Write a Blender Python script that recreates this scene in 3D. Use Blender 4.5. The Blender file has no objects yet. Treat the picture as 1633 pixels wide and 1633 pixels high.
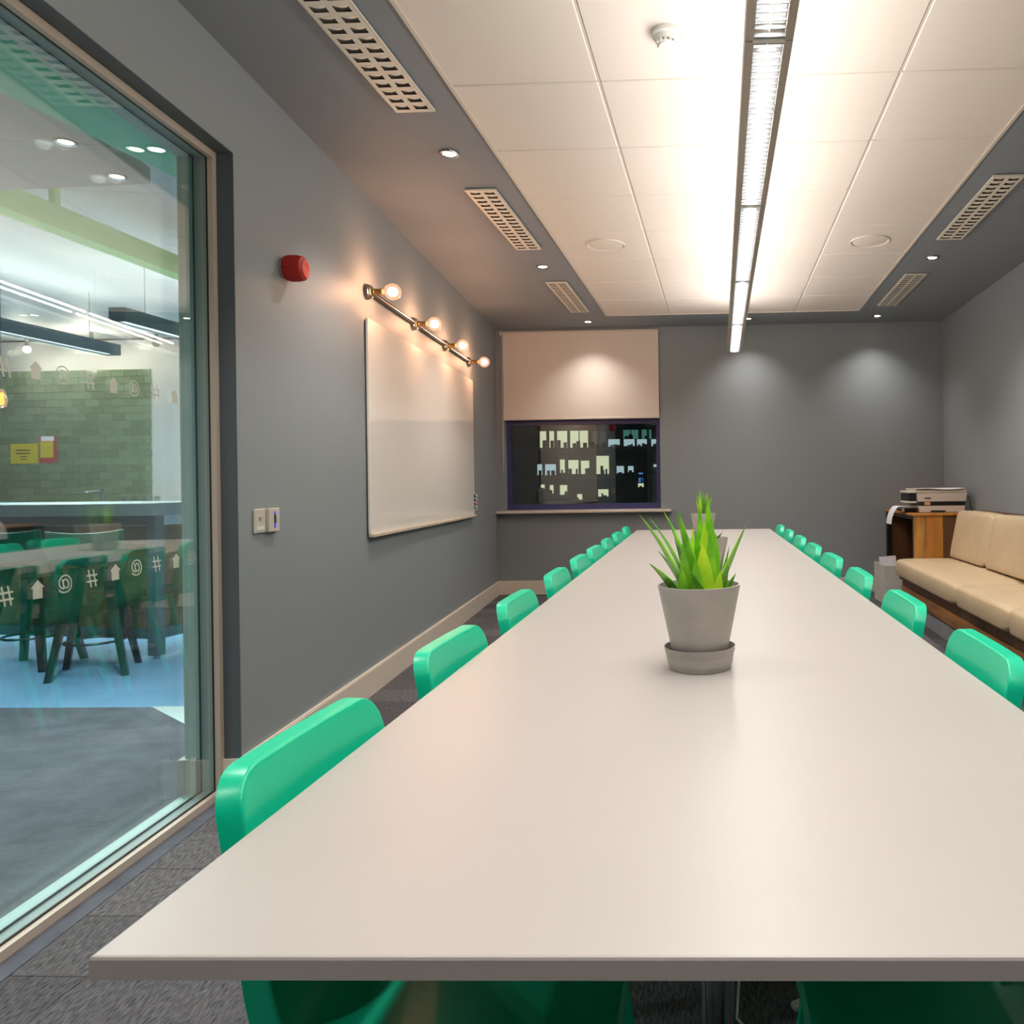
import bpy, math, random
from mathutils import Vector, Matrix
random.seed(7)
S = bpy.context.scene
COL = S.collection
R = math.radians
# ------------------------------------------------------------------ camera
FPX, PX, PY, ROLL, YAW, CAMZ, N = 1222.0, 1108.0, 769.0, 0.014, 0.0327, 1.14, 1633.0
cam = bpy.data.objects.new('camera', bpy.data.cameras.new('camera')); COL.objects.link(cam)
cam.location = (0, 0, CAMZ)
cam.rotation_euler = (Matrix.Rotation(YAW, 3, 'Z') @ Matrix.Rotation(math.pi/2, 3, 'X') @ Matrix.Rotation(-ROLL, 3, 'Z')).to_euler()
cam.data.sensor_width = 36; cam.data.lens = FPX/N*36
cam.data.shift_x = (N/2-PX)/N; cam.data.shift_y = (PY-N/2)/N
cam.data.clip_start = 0.02; cam.data.clip_end = 400
S.camera = cam
# ------------------------------------------------------------------ world, exposure
w = bpy.data.worlds.new('night'); S.world = w; w.use_nodes = True
w.node_tree.nodes['Background'].inputs[0].default_value = (0.012, 0.016, 0.026, 1)
w.node_tree.nodes['Background'].inputs[1].default_value = 0.6
S.view_settings.view_transform = 'Standard'; S.view_settings.look = 'None'
S.view_settings.gamma = 1; S.view_settings.use_curve_mapping = False
S.view_settings.exposure = 0.22
S.cycles.use_denoising = True
S.cycles.max_bounces = 10; S.cycles.diffuse_bounces = 5; S.cycles.transparent_max_bounces = 24
S.cycles.sample_clamp_indirect = 4
WARM = (1.0, 0.955, 0.925); COOL = (0.86, 0.94, 1.0)
P_DOWN, P_UP, P_SPOT, P_BULB = 18.6, 9.5, 74.0, 6.0

# ------------------------------------------------------------------ pixel helpers
def ray(px, py):
    u, v = px-PX, -(py-PY); c, s = math.cos(ROLL), math.sin(ROLL)
    u, v = u*c+v*s, -u*s+v*c
    x, z = u/FPX, v/FPX; c, s = math.cos(YAW), math.sin(YAW)
    return Vector((x*c-s, x*s+c, z))
CAM = Vector((0, 0, CAMZ))
def on_z(px, py, z): d = ray(px, py); return CAM+d*((z-CAMZ)/d.z)
def on_y(px, py, y): d = ray(px, py); return CAM+d*(y/d.y)
W0 = Vector((-1.797, 2.81, 0)); WK = -.1017
WD = Vector((WK, 1, 0)).normalized(); WN = Vector((1, -WK, 0)).normalized()
def WP(s, d, z): return W0+WD*s+WN*d+Vector((0, 0, z))
def on_w(px, py, d=0.0):
    q = W0+WN*d; r = ray(px, py); p = CAM+r*((q-CAM).dot(WN)/r.dot(WN))
    return (p-W0).dot(WD), p.z
WRZ = math.atan2(WD.y, WD.x)+math.pi            # turns a thing's local y out of the left wall
WM = Matrix(((WD.x, WN.x, 0, W0.x), (WD.y, WN.y, 0, W0.y), (0, 0, 1, 0), (0, 0, 0, 1)))   # wall frame: x along, y out of wall, z up

# ------------------------------------------------------------------ materials
def lin(c): return tuple(((v/255)/12.92 if v/255 <= .04045 else ((v/255+.055)/1.055)**2.4) for v in c)+(1,)
def mat(name, rgb, rough=.5, metal=0, var=0, vscale=8, bump=0, bscale=60, spec=.5, stretch=None, coat=0, trans=0, rgb2=None):
    m = bpy.data.materials.new(name); m.use_nodes = True; nt = m.node_tree; b = nt.nodes['Principled BSDF']
    b.inputs['Base Color'].default_value = lin(rgb); b.inputs['Roughness'].default_value = rough
    b.inputs['Metallic'].default_value = metal; b.inputs['Specular IOR Level'].default_value = spec
    b.inputs['Coat Weight'].default_value = coat; b.inputs['Coat Roughness'].default_value = .08
    b.inputs['Subsurface Weight'].default_value = 0
    if var or bump or rgb2:
        tc = nt.nodes.new('ShaderNodeTexCoord'); mp = nt.nodes.new('ShaderNodeMapping')
        nt.links.new(tc.outputs['Object'], mp.inputs[0])
        if stretch: mp.inputs['Scale'].default_value = stretch
    if var or rgb2:
        nz = nt.nodes.new('ShaderNodeTexNoise'); nz.inputs['Scale'].default_value = vscale; nz.inputs['Detail'].default_value = 6
        nt.links.new(mp.outputs[0], nz.inputs['Vector'])
        cr = nt.nodes.new('ShaderNodeValToRGB'); nt.links.new(nz.outputs['Fac'], cr.inputs[0])
        a = lin(rgb); c2 = lin(rgb2) if rgb2 else None
        cr.color_ramp.elements[0].position = .33; cr.color_ramp.elements[1].position = .67
        cr.color_ramp.elements[0].color = c2 if c2 else tuple(x*(1-var) for x in a[:3])+(1,)
        cr.color_ramp.elements[1].color = a if c2 else tuple(min(1, x*(1+var)) for x in a[:3])+(1,)
        nt.links.new(cr.outputs[0], b.inputs['Base Color'])
    if bump:
        n2 = nt.nodes.new('ShaderNodeTexNoise'); n2.inputs['Scale'].default_value = bscale; n2.inputs['Detail'].default_value = 4
        nt.links.new(mp.outputs[0], n2.inputs['Vector'])
        bp = nt.nodes.new('ShaderNodeBump'); bp.inputs['Strength'].default_value = bump; bp.inputs['Distance'].default_value = .004
        nt.links.new(n2.outputs['Fac'], bp.inputs['Height']); nt.links.new(bp.outputs[0], b.inputs['Normal'])
    return m
def emit(name, rgb, strength):
    m = bpy.data.materials.new(name); m.use_nodes = True; nt = m.node_tree
    nt.nodes.remove(nt.nodes['Principled BSDF']); e = nt.nodes.new('ShaderNodeEmission')
    e.inputs[0].default_value = lin(rgb); e.inputs[1].default_value = strength
    nt.links.new(e.outputs[0], nt.nodes['Material Output'].inputs[0]); return m
def glass(name, tint, r0, rough=0.0):
    m = bpy.data.materials.new(name); m.use_nodes = True; nt = m.node_tree
    nt.nodes.remove(nt.nodes['Principled BSDF'])
    tr = nt.nodes.new('ShaderNodeBsdfTransparent'); tr.inputs[0].default_value = lin(tint)
    gl = nt.nodes.new('ShaderNodeBsdfGlossy'); gl.inputs['Roughness'].default_value = rough; gl.inputs[0].default_value = (1, 1, 1, 1)
    lw = nt.nodes.new('ShaderNodeLayerWeight'); lw.inputs[0].default_value = .5
    p = nt.nodes.new('ShaderNodeMath'); p.operation = 'POWER'; p.inputs[1].default_value = 5
    nt.links.new(lw.outputs['Facing'], p.inputs[0])
    q = nt.nodes.new('ShaderNodeMath'); q.operation = 'MULTIPLY_ADD'; q.inputs[1].default_value = 1-r0; q.inputs[2].default_value = r0
    nt.links.new(p.outputs[0], q.inputs[0])
    mx = nt.nodes.new('ShaderNodeMixShader'); nt.links.new(q.outputs[0], mx.inputs[0])
    nt.links.new(tr.outputs[0], mx.inputs[1]); nt.links.new(gl.outputs[0], mx.inputs[2])
    nt.links.new(mx.outputs[0], nt.nodes['Material Output'].inputs[0]); return m
def wood(name, a, b, scale=(14, 2, 2), rough=.55):
    return mat(name, a, rough, var=.3, vscale=1.6, stretch=scale, rgb2=b, bump=.25, bscale=6)
MT = {}
MT['wall'] = mat('grey_wall_paint', (142, 148, 150), .55, bump=.04, bscale=150, spec=.35)
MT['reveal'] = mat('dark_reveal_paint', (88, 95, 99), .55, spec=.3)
MT['ceil_dark'] = mat('grey_ceiling_paint', (138, 145, 151), .6, bump=.03, bscale=150, spec=.3)
MT['tile'] = mat('white_ceiling_tile', (242, 232, 220), .5, bump=.03, bscale=300)
MT['grid'] = mat('ceiling_grid', (222, 212, 198), .5)
MT['skirt'] = mat('cream_gloss_paint', (222, 209, 193), .35)
MT['white'] = mat('white_plastic', (232, 228, 220), .35)
MT['cream'] = mat('cream_plastic', (205, 197, 182), .35)
MT['vent'] = mat('vent_white', (238, 230, 214), .45)
MT['dark'] = mat('vent_inside', (124, 118, 110), .7)
MT['table'] = mat('white_laminate', (174, 168, 163), .36, var=.01, vscale=3, spec=.35)
MT['green'] = mat('green_plastic', (0, 192, 147), .32, spec=.45)
MT['chrome'] = mat('chrome', (170, 172, 175), .12, metal=1)
MT['steel'] = mat('brushed_steel', (150, 146, 140), .28, metal=1)
MT['pot'] = mat('grey_stone_pot', (172, 165, 158), .42, var=.08, vscale=14, bump=.05, bscale=200)
MT['soil'] = mat('soil', (48, 40, 34), .95, var=.4, vscale=60, bump=.6, bscale=90)
MT['leaf'] = mat('aloe_leaf', (146, 212, 48), .35, vscale=26, rgb2=(84, 168, 34), spec=.5)
MT['leaf2'] = mat('aloe_leaf_young', (204, 234, 52), .35, vscale=20, rgb2=(160, 216, 44))
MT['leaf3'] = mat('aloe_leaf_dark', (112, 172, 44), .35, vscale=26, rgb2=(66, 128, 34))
MT['tan'] = mat('tan_leatherette', (200, 178, 145), .45, var=.05, vscale=5, bump=.08, bscale=250, spec=.4)
MT['woodL'] = wood('oak_plank_light', (214, 160, 82), (140, 92, 40), (9, 9, 1.2))
MT['woodM'] = wood('oak_plank', (200, 138, 60), (176, 112, 44), (9, 9, 1.2))
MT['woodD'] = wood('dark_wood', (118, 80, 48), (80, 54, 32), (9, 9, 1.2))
MT['woodH'] = wood('bench_wood', (172, 118, 62), (104, 66, 34), (12, 1.2, 12))
MT['plinth'] = mat('concrete_plinth', (132, 134, 138), .7, var=.14, vscale=9, bump=.1, bscale=70)
MT['black'] = mat('black_plastic', (24, 25, 28), .4)
MT['blackm'] = mat('dark_steel', (38, 42, 46), .45, metal=.4)
MT['paper'] = mat('paper', (236, 232, 236), .8)
MT['printer'] = mat('printer_white', (224, 218, 208), .4)
MT['orange'] = mat('orange_sticker', (238, 168, 128), .5)
MT['red'] = mat('red_plastic', (178, 34, 26), .35)
MT['redface'] = mat('red_face', (222, 84, 68), .4)
MT['board'] = mat('white_glass_board', (246, 240, 231), .07, spec=.6)
MT['boardedge'] = mat('board_edge', (214, 200, 180), .35)
MT['blind'] = mat('blind_fabric', (232, 219, 206), .85, bump=.05, bscale=500)
MT['navy'] = mat('navy_window_frame', (62, 64, 112), .35, spec=.5)
MT['fixture'] = mat('fixture_grey', (176, 166, 152), .35, metal=.3)
MT['blade'] = mat('louvre_blade', (128, 130, 134), .4)
MT['lensglow'] = emit('lamp_diffuser', (255, 252, 248), .86)
MT['spotglow'] = emit('downlight_glow', (255, 242, 222), 14)
MT['filament'] = emit('filament', (255, 226, 176), 30)
MT['bulb'] = glass('bulb_glass', (255, 236, 216), .05)
MT['brass'] = mat('brass', (176, 140, 92), .3, metal=1)
MT['pane'] = glass('partition_glass', (246, 251, 249), .14)
MT['winpane'] = glass('window_glass', (240, 246, 246), .10)
MT['gasket'] = mat('black_gasket', (20, 22, 22), .6)
MT['bead'] = mat('beige_frame', (190, 176, 160), .4)
MT['cavity'] = mat('grey_liner', (140, 160, 158), .45)
MT['outer'] = mat('pale_liner', (190, 214, 206), .5)
MT['kwhite'] = mat('kitchen_white_wall', (204, 199, 194), .6)
MT['kgrout'] = mat('tile_grout', (196, 202, 176), .8)
MT['kcarpet'] = mat('corridor_carpet', (84, 88, 98), .95, var=.25, vscale=8, bump=.4, bscale=150)
MT['kblue'] = mat('blue_vinyl', (112, 160, 196), .4)
MT['kpale'] = mat('pale_vinyl', (190, 208, 206), .4)
MT['kgreen'] = mat('green_paint', (92, 214, 166), .5)
MT['klime'] = mat('lime_paint', (132, 228, 112), .5)
MT['kgrey'] = mat('grey_soffit', (150, 150, 148), .6)
MT['slate'] = mat('slate_grey_metal', (84, 100, 108), .45)
MT['counter'] = mat('grey_counter', (102, 122, 126), .4)
MT['barwood'] = wood('bar_wood', (124, 96, 56), (72, 54, 32), (1.5, 10, 10))
MT['sticker'] = mat('frosted_vinyl', (206, 204, 196), .7)
MT['yellow'] = mat('yellow_paper', (206, 182, 44), .7)
MT['posterred'] = mat('red_paper', (176, 50, 58), .7)
MT['ink'] = mat('ink', (52, 46, 30), .8)
MT['kblind'] = mat('grey_blind', (132, 130, 128), .8)
def vinyl():
    m = bpy.data.materials.new('frosted_vinyl'); m.use_nodes = True; nt = m.node_tree; nt.nodes.remove(nt.nodes['Principled BSDF'])
    d = nt.nodes.new('ShaderNodeBsdfDiffuse'); t = nt.nodes.new('ShaderNodeBsdfTranslucent'); x = nt.nodes.new('ShaderNodeMixShader')
    d.inputs[0].default_value = lin((250, 238, 228)); t.inputs[0].default_value = lin((252, 238, 226)); x.inputs[0].default_value = .5
    nt.links.new(d.outputs[0], x.inputs[1]); nt.links.new(t.outputs[0], x.inputs[2]); nt.links.new(x.outputs[0], nt.nodes['Material Output'].inputs[0]); return m
MT['sticker'] = vinyl()
def lamp_glass():
    m = glass('bulb_glass', (255, 232, 214), .08); nt = m.node_tree; out = nt.nodes['Material Output']; src = out.inputs[0].links[0].from_socket
    e = nt.nodes.new('ShaderNodeEmission'); e.inputs[0].default_value = lin((255, 196, 160)); e.inputs[1].default_value = .35
    a = nt.nodes.new('ShaderNodeAddShader'); nt.links.new(src, a.inputs[0]); nt.links.new(e.outputs[0], a.inputs[1]); nt.links.new(a.outputs[0], out.inputs[0]); return m
MT['bulb'] = lamp_glass()
# carpet with ribbed planks
def carpet():
    m = mat('ribbed_carpet', (72, 68, 68), .95); nt = m.node_tree; b = nt.nodes['Principled BSDF']
    b.inputs['Specular IOR Level'].default_value = .1
    tc = nt.nodes.new('ShaderNodeTexCoord')
    br = nt.nodes.new('ShaderNodeTexBrick'); br.offset = .5
    for k, v in (('Scale', 1.0), ('Brick Width', 1.0), ('Row Height', .25), ('Mortar Size', .002), ('Bias', -.2)): br.inputs[k].default_value = v
    br.inputs['Color1'].default_value = lin((88, 87, 90)); br.inputs['Color2'].default_value = lin((112, 110, 111)); br.inputs['Mortar'].default_value = lin((66, 65, 67))
    nt.links.new(tc.outputs['Object'], br.inputs['Vector'])
    mp = nt.nodes.new('ShaderNodeMapping'); mp.inputs['Scale'].default_value = (1, .22, 1); mp.inputs['Rotation'].default_value = (0, 0, .6)
    nt.links.new(tc.outputs['Object'], mp.inputs[0])
    nz = nt.nodes.new('ShaderNodeTexNoise'); nz.inputs['Scale'].default_value = 190; nz.inputs['Detail'].default_value = 5
    nt.links.new(mp.outputs[0], nz.inputs['Vector'])
    cr = nt.nodes.new('ShaderNodeValToRGB'); cr.color_ramp.elements[0].position = .3; cr.color_ramp.elements[1].position = .72
    cr.color_ramp.elements[0].color = (.35, .35, .35, 1); cr.color_ramp.elements[1].color = (1.4, 1.4, 1.4, 1)
    nt.links.new(nz.outputs['Fac'], cr.inputs[0])
    mx = nt.nodes.new('ShaderNodeMix'); mx.data_type = 'RGBA'; mx.blend_type = 'MULTIPLY'; mx.inputs[0].default_value = 1
    nt.links.new(br.outputs['Color'], mx.inputs[6]); nt.links.new(cr.outputs[0], mx.inputs[7])
    nt.links.new(mx.outputs[2], b.inputs['Base Color'])
    bp = nt.nodes.new('ShaderNodeBump'); bp.inputs['Strength'].default_value = .8; bp.inputs['Distance'].default_value = .006
    nt.links.new(nz.outputs['Fac'], bp.inputs['Height']); nt.links.new(bp.outputs[0], b.inputs['Normal'])
    return m
MT['carpet'] = carpet()

# ------------------------------------------------------------------ mesh builder
class MB:
    def __init__(self): self.v = []; self.f = []; self.m = []
    def add(self, vs, fs, mi=0, M=None):
        o = len(self.v); self.v += [tuple(M @ Vector(p)) if M else tuple(p) for p in vs]
        self.f += [tuple(i+o for i in f) for f in fs]; self.m += [mi]*len(fs); return self
    def box(self, x0, x1, y0, y1, z0, z1, mi=0, M=None, bev=0):
        if bev:
            b = bev; n0 = [(x0, y0, z0), (x1, y0, z0), (x1, y1, z0), (x0, y1, z0), (x0, y0, z1), (x1, y0, z1), (x1, y1, z1), (x0, y1, z1)]
            c = Vector(((x0+x1)/2, (y0+y1)/2, (z0+z1)/2)); vs = []
            for p in n0:
                sx, sy, sz = [1 if p[i] < c[i] else -1 for i in range(3)]
                vs += [(p[0], p[1]+sy*b, p[2]+sz*b), (p[0]+sx*b, p[1], p[2]+sz*b), (p[0]+sx*b, p[1]+sy*b, p[2])]
            def q(a, *k): return [i*3+a for i in k]
            fs = [q(2, 3, 2, 1, 0), q(2, 4, 5, 6, 7), q(1, 0, 1, 5, 4), q(1, 2, 3, 7, 6), q(0, 0, 4, 7, 3), q(0, 1, 2, 6, 5)]
            for a, b2, ax in ((0, 1, 0), (3, 2, 0), (4, 5, 0), (7, 6, 0), (0, 3, 1), (1, 2, 1), (4, 7, 1), (5, 6, 1), (0, 4, 2), (1, 5, 2), (2, 6, 2), (3, 7, 2)):
                k = [i for i in range(3) if i != ax]; fs.append([a*3+k[0], b2*3+k[0], b2*3+k[1], a*3+k[1]])
            fs += [[i*3, i*3+1, i*3+2] for i in range(8)]
            self.fix = True
            return self.add(vs, fs, mi, M)
        vs = [(x0, y0, z0), (x1, y0, z0), (x1, y1, z0), (x0, y1, z0), (x0, y0, z1), (x1, y0, z1), (x1, y1, z1), (x0, y1, z1)]
        return self.add(vs, [(3, 2, 1, 0), (4, 5, 6, 7), (0, 1, 5, 4), (2, 3, 7, 6), (0, 4, 7, 3), (1, 2, 6, 5)], mi, M)
    def prism(self, poly, z0, z1, mi=0, M=None):
        n = len(poly); vs = [(x, y, z0) for x, y in poly]+[(x, y, z1) for x, y in poly]
        fs = [tuple(reversed(range(n))), tuple(range(n, 2*n))]+[(i, (i+1) % n, (i+1) % n+n, i+n) for i in range(n)]
        return self.add(vs, fs, mi, M)
    def lathe(self, prof, seg=24, mi=0, M=None):
        vs = []; fs = []; n = len(prof)
        for r, z in prof:
            for k in range(seg):
                a = 2*math.pi*k/seg; vs.append((r*math.cos(a), r*math.sin(a), z))
        for i in range(n-1):
            for k in range(seg):
                k2 = (k+1) % seg; fs.append((i*seg+k, i*seg+k2, (i+1)*seg+k2, (i+1)*seg+k))
        if prof[0][0] > 1e-4: fs.append(tuple(reversed(range(seg))))
        if prof[-1][0] > 1e-4: fs.append(tuple(range((n-1)*seg, n*seg)))
        return self.add(vs, fs, mi, M)
    def rings(self, rings, mi=0, M=None, cap=True):
        n = len(rings[0]); vs = [p for r in rings for p in r]; fs = []
        for i in range(len(rings)-1):
            for k in range(n): fs.append((i*n+k, i*n+(k+1) % n, (i+1)*n+(k+1) % n, (i+1)*n+k))
        if cap: fs += [tuple(reversed(range(n))), tuple(range((len(rings)-1)*n, len(rings)*n))]
        return self.add(vs, fs, mi, M)
    def tube(self, pts, r, seg=8, mi=0, M=None):
        pts = [Vector(p) for p in pts]; rs = r if isinstance(r, (list, tuple)) else [r]*len(pts); out = []
        up = None
        for i, p in enumerate(pts):
            t = (pts[min(i+1, len(pts)-1)]-pts[max(i-1, 0)]).normalized()
            if up is None: up = Vector((0, 0, 1)) if abs(t.z) < .9 else Vector((1, 0, 0))
            a = t.cross(up).normalized(); b = a.cross(t).normalized(); up = b
            out.append([p+a*(rs[i]*math.cos(2*math.pi*k/seg))+b*(rs[i]*math.sin(2*math.pi*k/seg)) for k in range(seg)])
        return self.rings(out, mi, M)
    def sheet(self, g, th, mi=0, M=None):          # grid of points -> closed slab of thickness th behind its normal
        nr, nc = len(g), len(g[0]); g = [[Vector(p) for p in r] for r in g]; back = []
        for i in range(nr):
            row = []
            for j in range(nc):
                du = g[i][min(j+1, nc-1)]-g[i][max(j-1, 0)]; dv = g[min(i+1, nr-1)][j]-g[max(i-1, 0)][j]
                nn = du.cross(dv); nn = nn.normalized() if nn.length > 1e-12 else Vector((0, 0, 1))
                row.append(g[i][j]-nn*th)
            back.append(row)
        vs = [p for r in g for p in r]+[p for r in back for p in r]; K = nr*nc; fs = []
        for i in range(nr-1):
            for j in range(nc-1):
                a, b, c, d = i*nc+j, i*nc+j+1, (i+1)*nc+j+1, (i+1)*nc+j
                fs += [(a, b, c, d), (d+K, c+K, b+K, a+K)]
        edge = [(0, j) for j in range(nc)]+[(i, nc-1) for i in range(1, nr)]+[(nr-1, j) for j in range(nc-2, -1, -1)]+[(i, 0) for i in range(nr-2, 0, -1)]
        ids = [i*nc+j for i, j in edge]
        for k in range(len(ids)):
            a, b = ids[k], ids[(k+1) % len(ids)]; fs.append((b, a, a+K, b+K))
        return self.add(vs, fs, mi, M)
    def mesh(self, name, mats, smooth=None):
        me = bpy.data.meshes.new(name); me.from_pydata(self.v, [], self.f)
        for x in (mats if isinstance(mats, (list, tuple)) else [mats]): me.materials.append(MT[x] if isinstance(x, str) else x)
        me.polygons.foreach_set('material_index', self.m)
        import bmesh
        bm = bmesh.new(); bm.from_mesh(me); bmesh.ops.recalc_face_normals(bm, faces=bm.faces); bm.to_mesh(me); bm.free()
        if smooth:
            me.polygons.foreach_set('use_smooth', [True]*len(me.polygons)); me.set_sharp_from_angle(angle=R(smooth))
        me.update(); return me
    def build(self, name, mats, parent=None, smooth=None, loc=None):
        return link(name, self.mesh(name, mats, smooth), parent, loc)
def link(name, data, parent=None, loc=None, rz=None):
    o = bpy.data.objects.new(name, data); COL.objects.link(o)
    if parent: o.parent = parent
    if loc: o.location = loc
    if rz: o.rotation_euler[2] = rz
    return o
def tag(o, label, cat, group=None):
    o['label'] = label; o['category'] = cat
    if group: o['group'] = group
    return o
def thing(name, label, cat, loc=(0, 0, 0), rz=0, group=None):
    o = link(name, None, None, loc, rz); o.empty_display_size = .1; return tag(o, label, cat, group)
def struct(o, label=None):
    o['kind'] = 'structure'
    if label: o['label'] = label
    return o
def copy_tree(o, loc, rz=0, label=None):
    c = o.copy(); COL.objects.link(c); c.location = loc; c.rotation_euler[2] = rz
    if label: c['label'] = label
    for ch in list(o.children):
        d = ch.copy(); COL.objects.link(d); d.parent = c
        for g in list(ch.children):
            e = g.copy(); COL.objects.link(e); e.parent = d
    return c
def area(name, loc, sx, sy, power, col, up=False, parent=None):
    l = bpy.data.lights.new(name, 'AREA'); l.shape = 'RECTANGLE'; l.size = sx; l.size_y = sy; l.energy = power; l.color = col
    o = link(name, l, parent, loc)
    if up: o.rotation_euler[0] = math.pi
    return o
def point(name, loc, power, col, r=.02, parent=None):
    l = bpy.data.lights.new(name, 'POINT'); l.energy = power; l.color = col; l.shadow_soft_size = r
    return link(name, l, parent, loc)
def spot(name, loc, power, col, ang, blend=.6, r=.03, parent=None):
    l = bpy.data.lights.new(name, 'SPOT'); l.energy = power; l.color = col; l.spot_size = R(ang); l.spot_blend = blend; l.shadow_soft_size = r
    return link(name, l, parent, loc)
ORD = ['nearest', 'second', 'third', 'fourth', 'fifth', 'sixth', 'seventh', 'eighth', 'farthest']

# ------------------------------------------------------------------ room shell
CE, YB, XR, YREAR = 2.75, 7.90, 2.288, -3.6
SB = (YB-2.81)/WD.y+.006          # where the left wall meets the back wall
TW = .185                          # left wall thickness
OPT, OPR, OPL = 2.392, -.01, -4.3
def lx(y, d=0): return (W0+WN*d).x+WK*(y-(W0+WN*d).y)
b = MB(); b.prism([(lx(YREAR-.2), YREAR-.2), (XR+.2, YREAR-.2), (XR+.2, YB+.2), (lx(YB+.2), YB+.2)], -.1, 0)
floor = struct(b.build('floor', 'carpet'), 'dark ribbed grey carpet')
b = MB(); b.box(OPR, SB+.2, -TW, 0, 0, CE, 0, WM); b.box(OPL, OPR, -TW, 0, OPT, CE, 0, WM); b.box(-6.6, OPL, -TW, 0, 0, CE, 0, WM)
wl = struct(b.build('wall_left', 'wall'))
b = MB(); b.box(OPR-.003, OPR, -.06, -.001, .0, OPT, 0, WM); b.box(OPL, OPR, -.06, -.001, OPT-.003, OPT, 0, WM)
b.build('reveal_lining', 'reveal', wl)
WX0, WX1, WZ0, WZ1 = -2.226, -.612, .868, 2.722
b = MB(); xl = lx(YB, 0)-.01
b.box(xl-.2, WX0, YB, YB+.25, 0, CE); b.box(WX1, XR+.2, YB, YB+.25, 0, CE); b.box(WX0, WX1, YB, YB+.25, 0, WZ0); b.box(WX0, WX1, YB, YB+.25, WZ1, CE)
struct(b.build('wall_back', 'wall'))
b = MB(); b.box(XR, XR+.2, YREAR-.2, YB, 0, CE); struct(b.build('wall_right', 'wall'))
b = MB(); b.box(lx(YREAR)-.3, XR, YREAR-.2, YREAR, 0, CE); struct(b.build('wall_rear', 'wall'))
# skirting
b = MB(); b.box(OPR, SB, 0, .016, 0, .136, 0, WM); b.box(OPR-.016, OPR, -.06, .016, 0, .136, 0, WM)
b.box(OPR, SB, .0, .012, .136, .142, 0, WM); struct(b.build('baseboard_left', 'skirt'))
b = MB(); b.box(lx(YB)+.016, XR, YB-.016, YB, 0, .136); b.box(lx(YB)+.016, XR, YB-.012, YB, .136, .142); struct(b.build('baseboard_back', 'skirt'))
b = MB(); b.box(XR-.016, XR, YREAR, YB-.016, 0, .14); struct(b.build('baseboard_right', 'skirt'))
# ceiling: painted margin with a recessed field of tiles
CX0, CX1, CY1, TROW, NROW = -1.061, 1.338, 7.315, .6085, 17
CY0 = CY1-TROW*NROW
XL = -2.6
b = MB(); b.prism([(lx(YREAR-.2)-.02, YREAR-.2), (CX0, YREAR-.2), (CX0, YB+.2), (lx(YB+.2)-.02, YB+.2)], CE, CE+.06); b.box(CX1, XR+.2, YREAR-.2, YB+.2, CE, CE+.06)
b.box(CX0, CX1, CY1, YB+.2, CE, CE+.06); b.box(CX0, CX1, YREAR-.2, CY0, CE, CE+.06); b.box(CX0, CX1, CY0, CY1, CE+.05, CE+.06)
ceil = struct(b.build('ceiling', 'ceil_dark'), 'grey painted ceiling margin around white tiles')
g = .012; cw = (CX1-CX0)/4
tme = MB().box(-cw/2+.005, cw/2-.005, -TROW/2+.004, TROW/2-.004, 0, .02, bev=.004).mesh('ceiling_tile', 'tile')
for i in range(4):
    for j in range(NROW):
        link('ceiling_tile', tme, ceil, (CX0+cw*(i+.5), CY1-TROW*(j+.5), CE-.001))
b = MB(); b.box(CX0, CX1, CY0, CY1, CE+.014, CE+.02)
for x in (CX0, CX1): b.box(x-.008, x+.008, CY0, CY1, CE-.006, CE+.004)
for y in (CY0, CY1): b.box(CX0, CX1, y-.008, y+.008, CE-.006, CE+.004)
for k in (1, 3): b.box(CX0+cw*k-.004, CX0+cw*k+.004, CY0, CY1, CE+.002, CE+.015)
b.build('grid_frame', 'grid', ceil)

# ------------------------------------------------------------------ back window and blind
win = struct(link('window_1', None), 'navy framed window with night view of a lit office block')
b = MB(); f = .045; y0, y1 = YB+.06, YB+.12
b.box(WX0, WX0+f, y0, y1, WZ0, WZ1); b.box(WX1-f, WX1, y0, y1, WZ0, WZ1); b.box(WX0+f, WX1-f, y0, y1, WZ0, WZ0+.065); b.box(WX0+f, WX1-f, y0, y1, WZ1-f, WZ1)
b.box(WX0+f, WX1-f, y0, y1, 1.76, 1.86)
b.build('window_frame', 'navy', win)
b = MB(); b.box(WX0+f, WX1-f, y0+.025, y0+.031, WZ0+.065, 1.76); b.build('pane', 'winpane', win)
b = MB(); b.box(WX0+f, WX1-f, y0+.025, y0+.031, 1.86, WZ1-f); b.build('pane', 'winpane', win)
b = MB(); b.box(-2.305, -.502, YB-.10, YB-.001, .842, .866, bev=.004); b.box(WX0+.002, WX1-.002, YB-.02, y0, WZ0+.0005, WZ0+.004); b.build('window_sill', 'skirt', win)
bl = thing('roller_blind', 'cream roller blind half lowered over the back window', 'blind', (-1.43, YB-.02, WZ1))
b = MB(); b.box(-.802, .815, .004, .008, -.90, -.012); b.build('fabric', 'blind', bl)
b = MB(); b.box(-.802, .815, -.002, .014, -.915, -.893, bev=.003); b.build('bottom_bar', 'skirt', bl)
b = MB(); b.box(-.825, .815, -.008, .016, -.016, .004, bev=.004); b.box(-.83, -.81, -.012, .018, -.035, .006); b.build('head_rail', 'skirt', bl)
b = MB(); b.tube([(-.815, .006, -.03), (-.817, .006, -1.0), (-.812, .006, -1.45), (-.808, .006, -1.0), (-.809, .006, -.03)], .0018, 6); b.build('pull_cord', 'white', bl)

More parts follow.
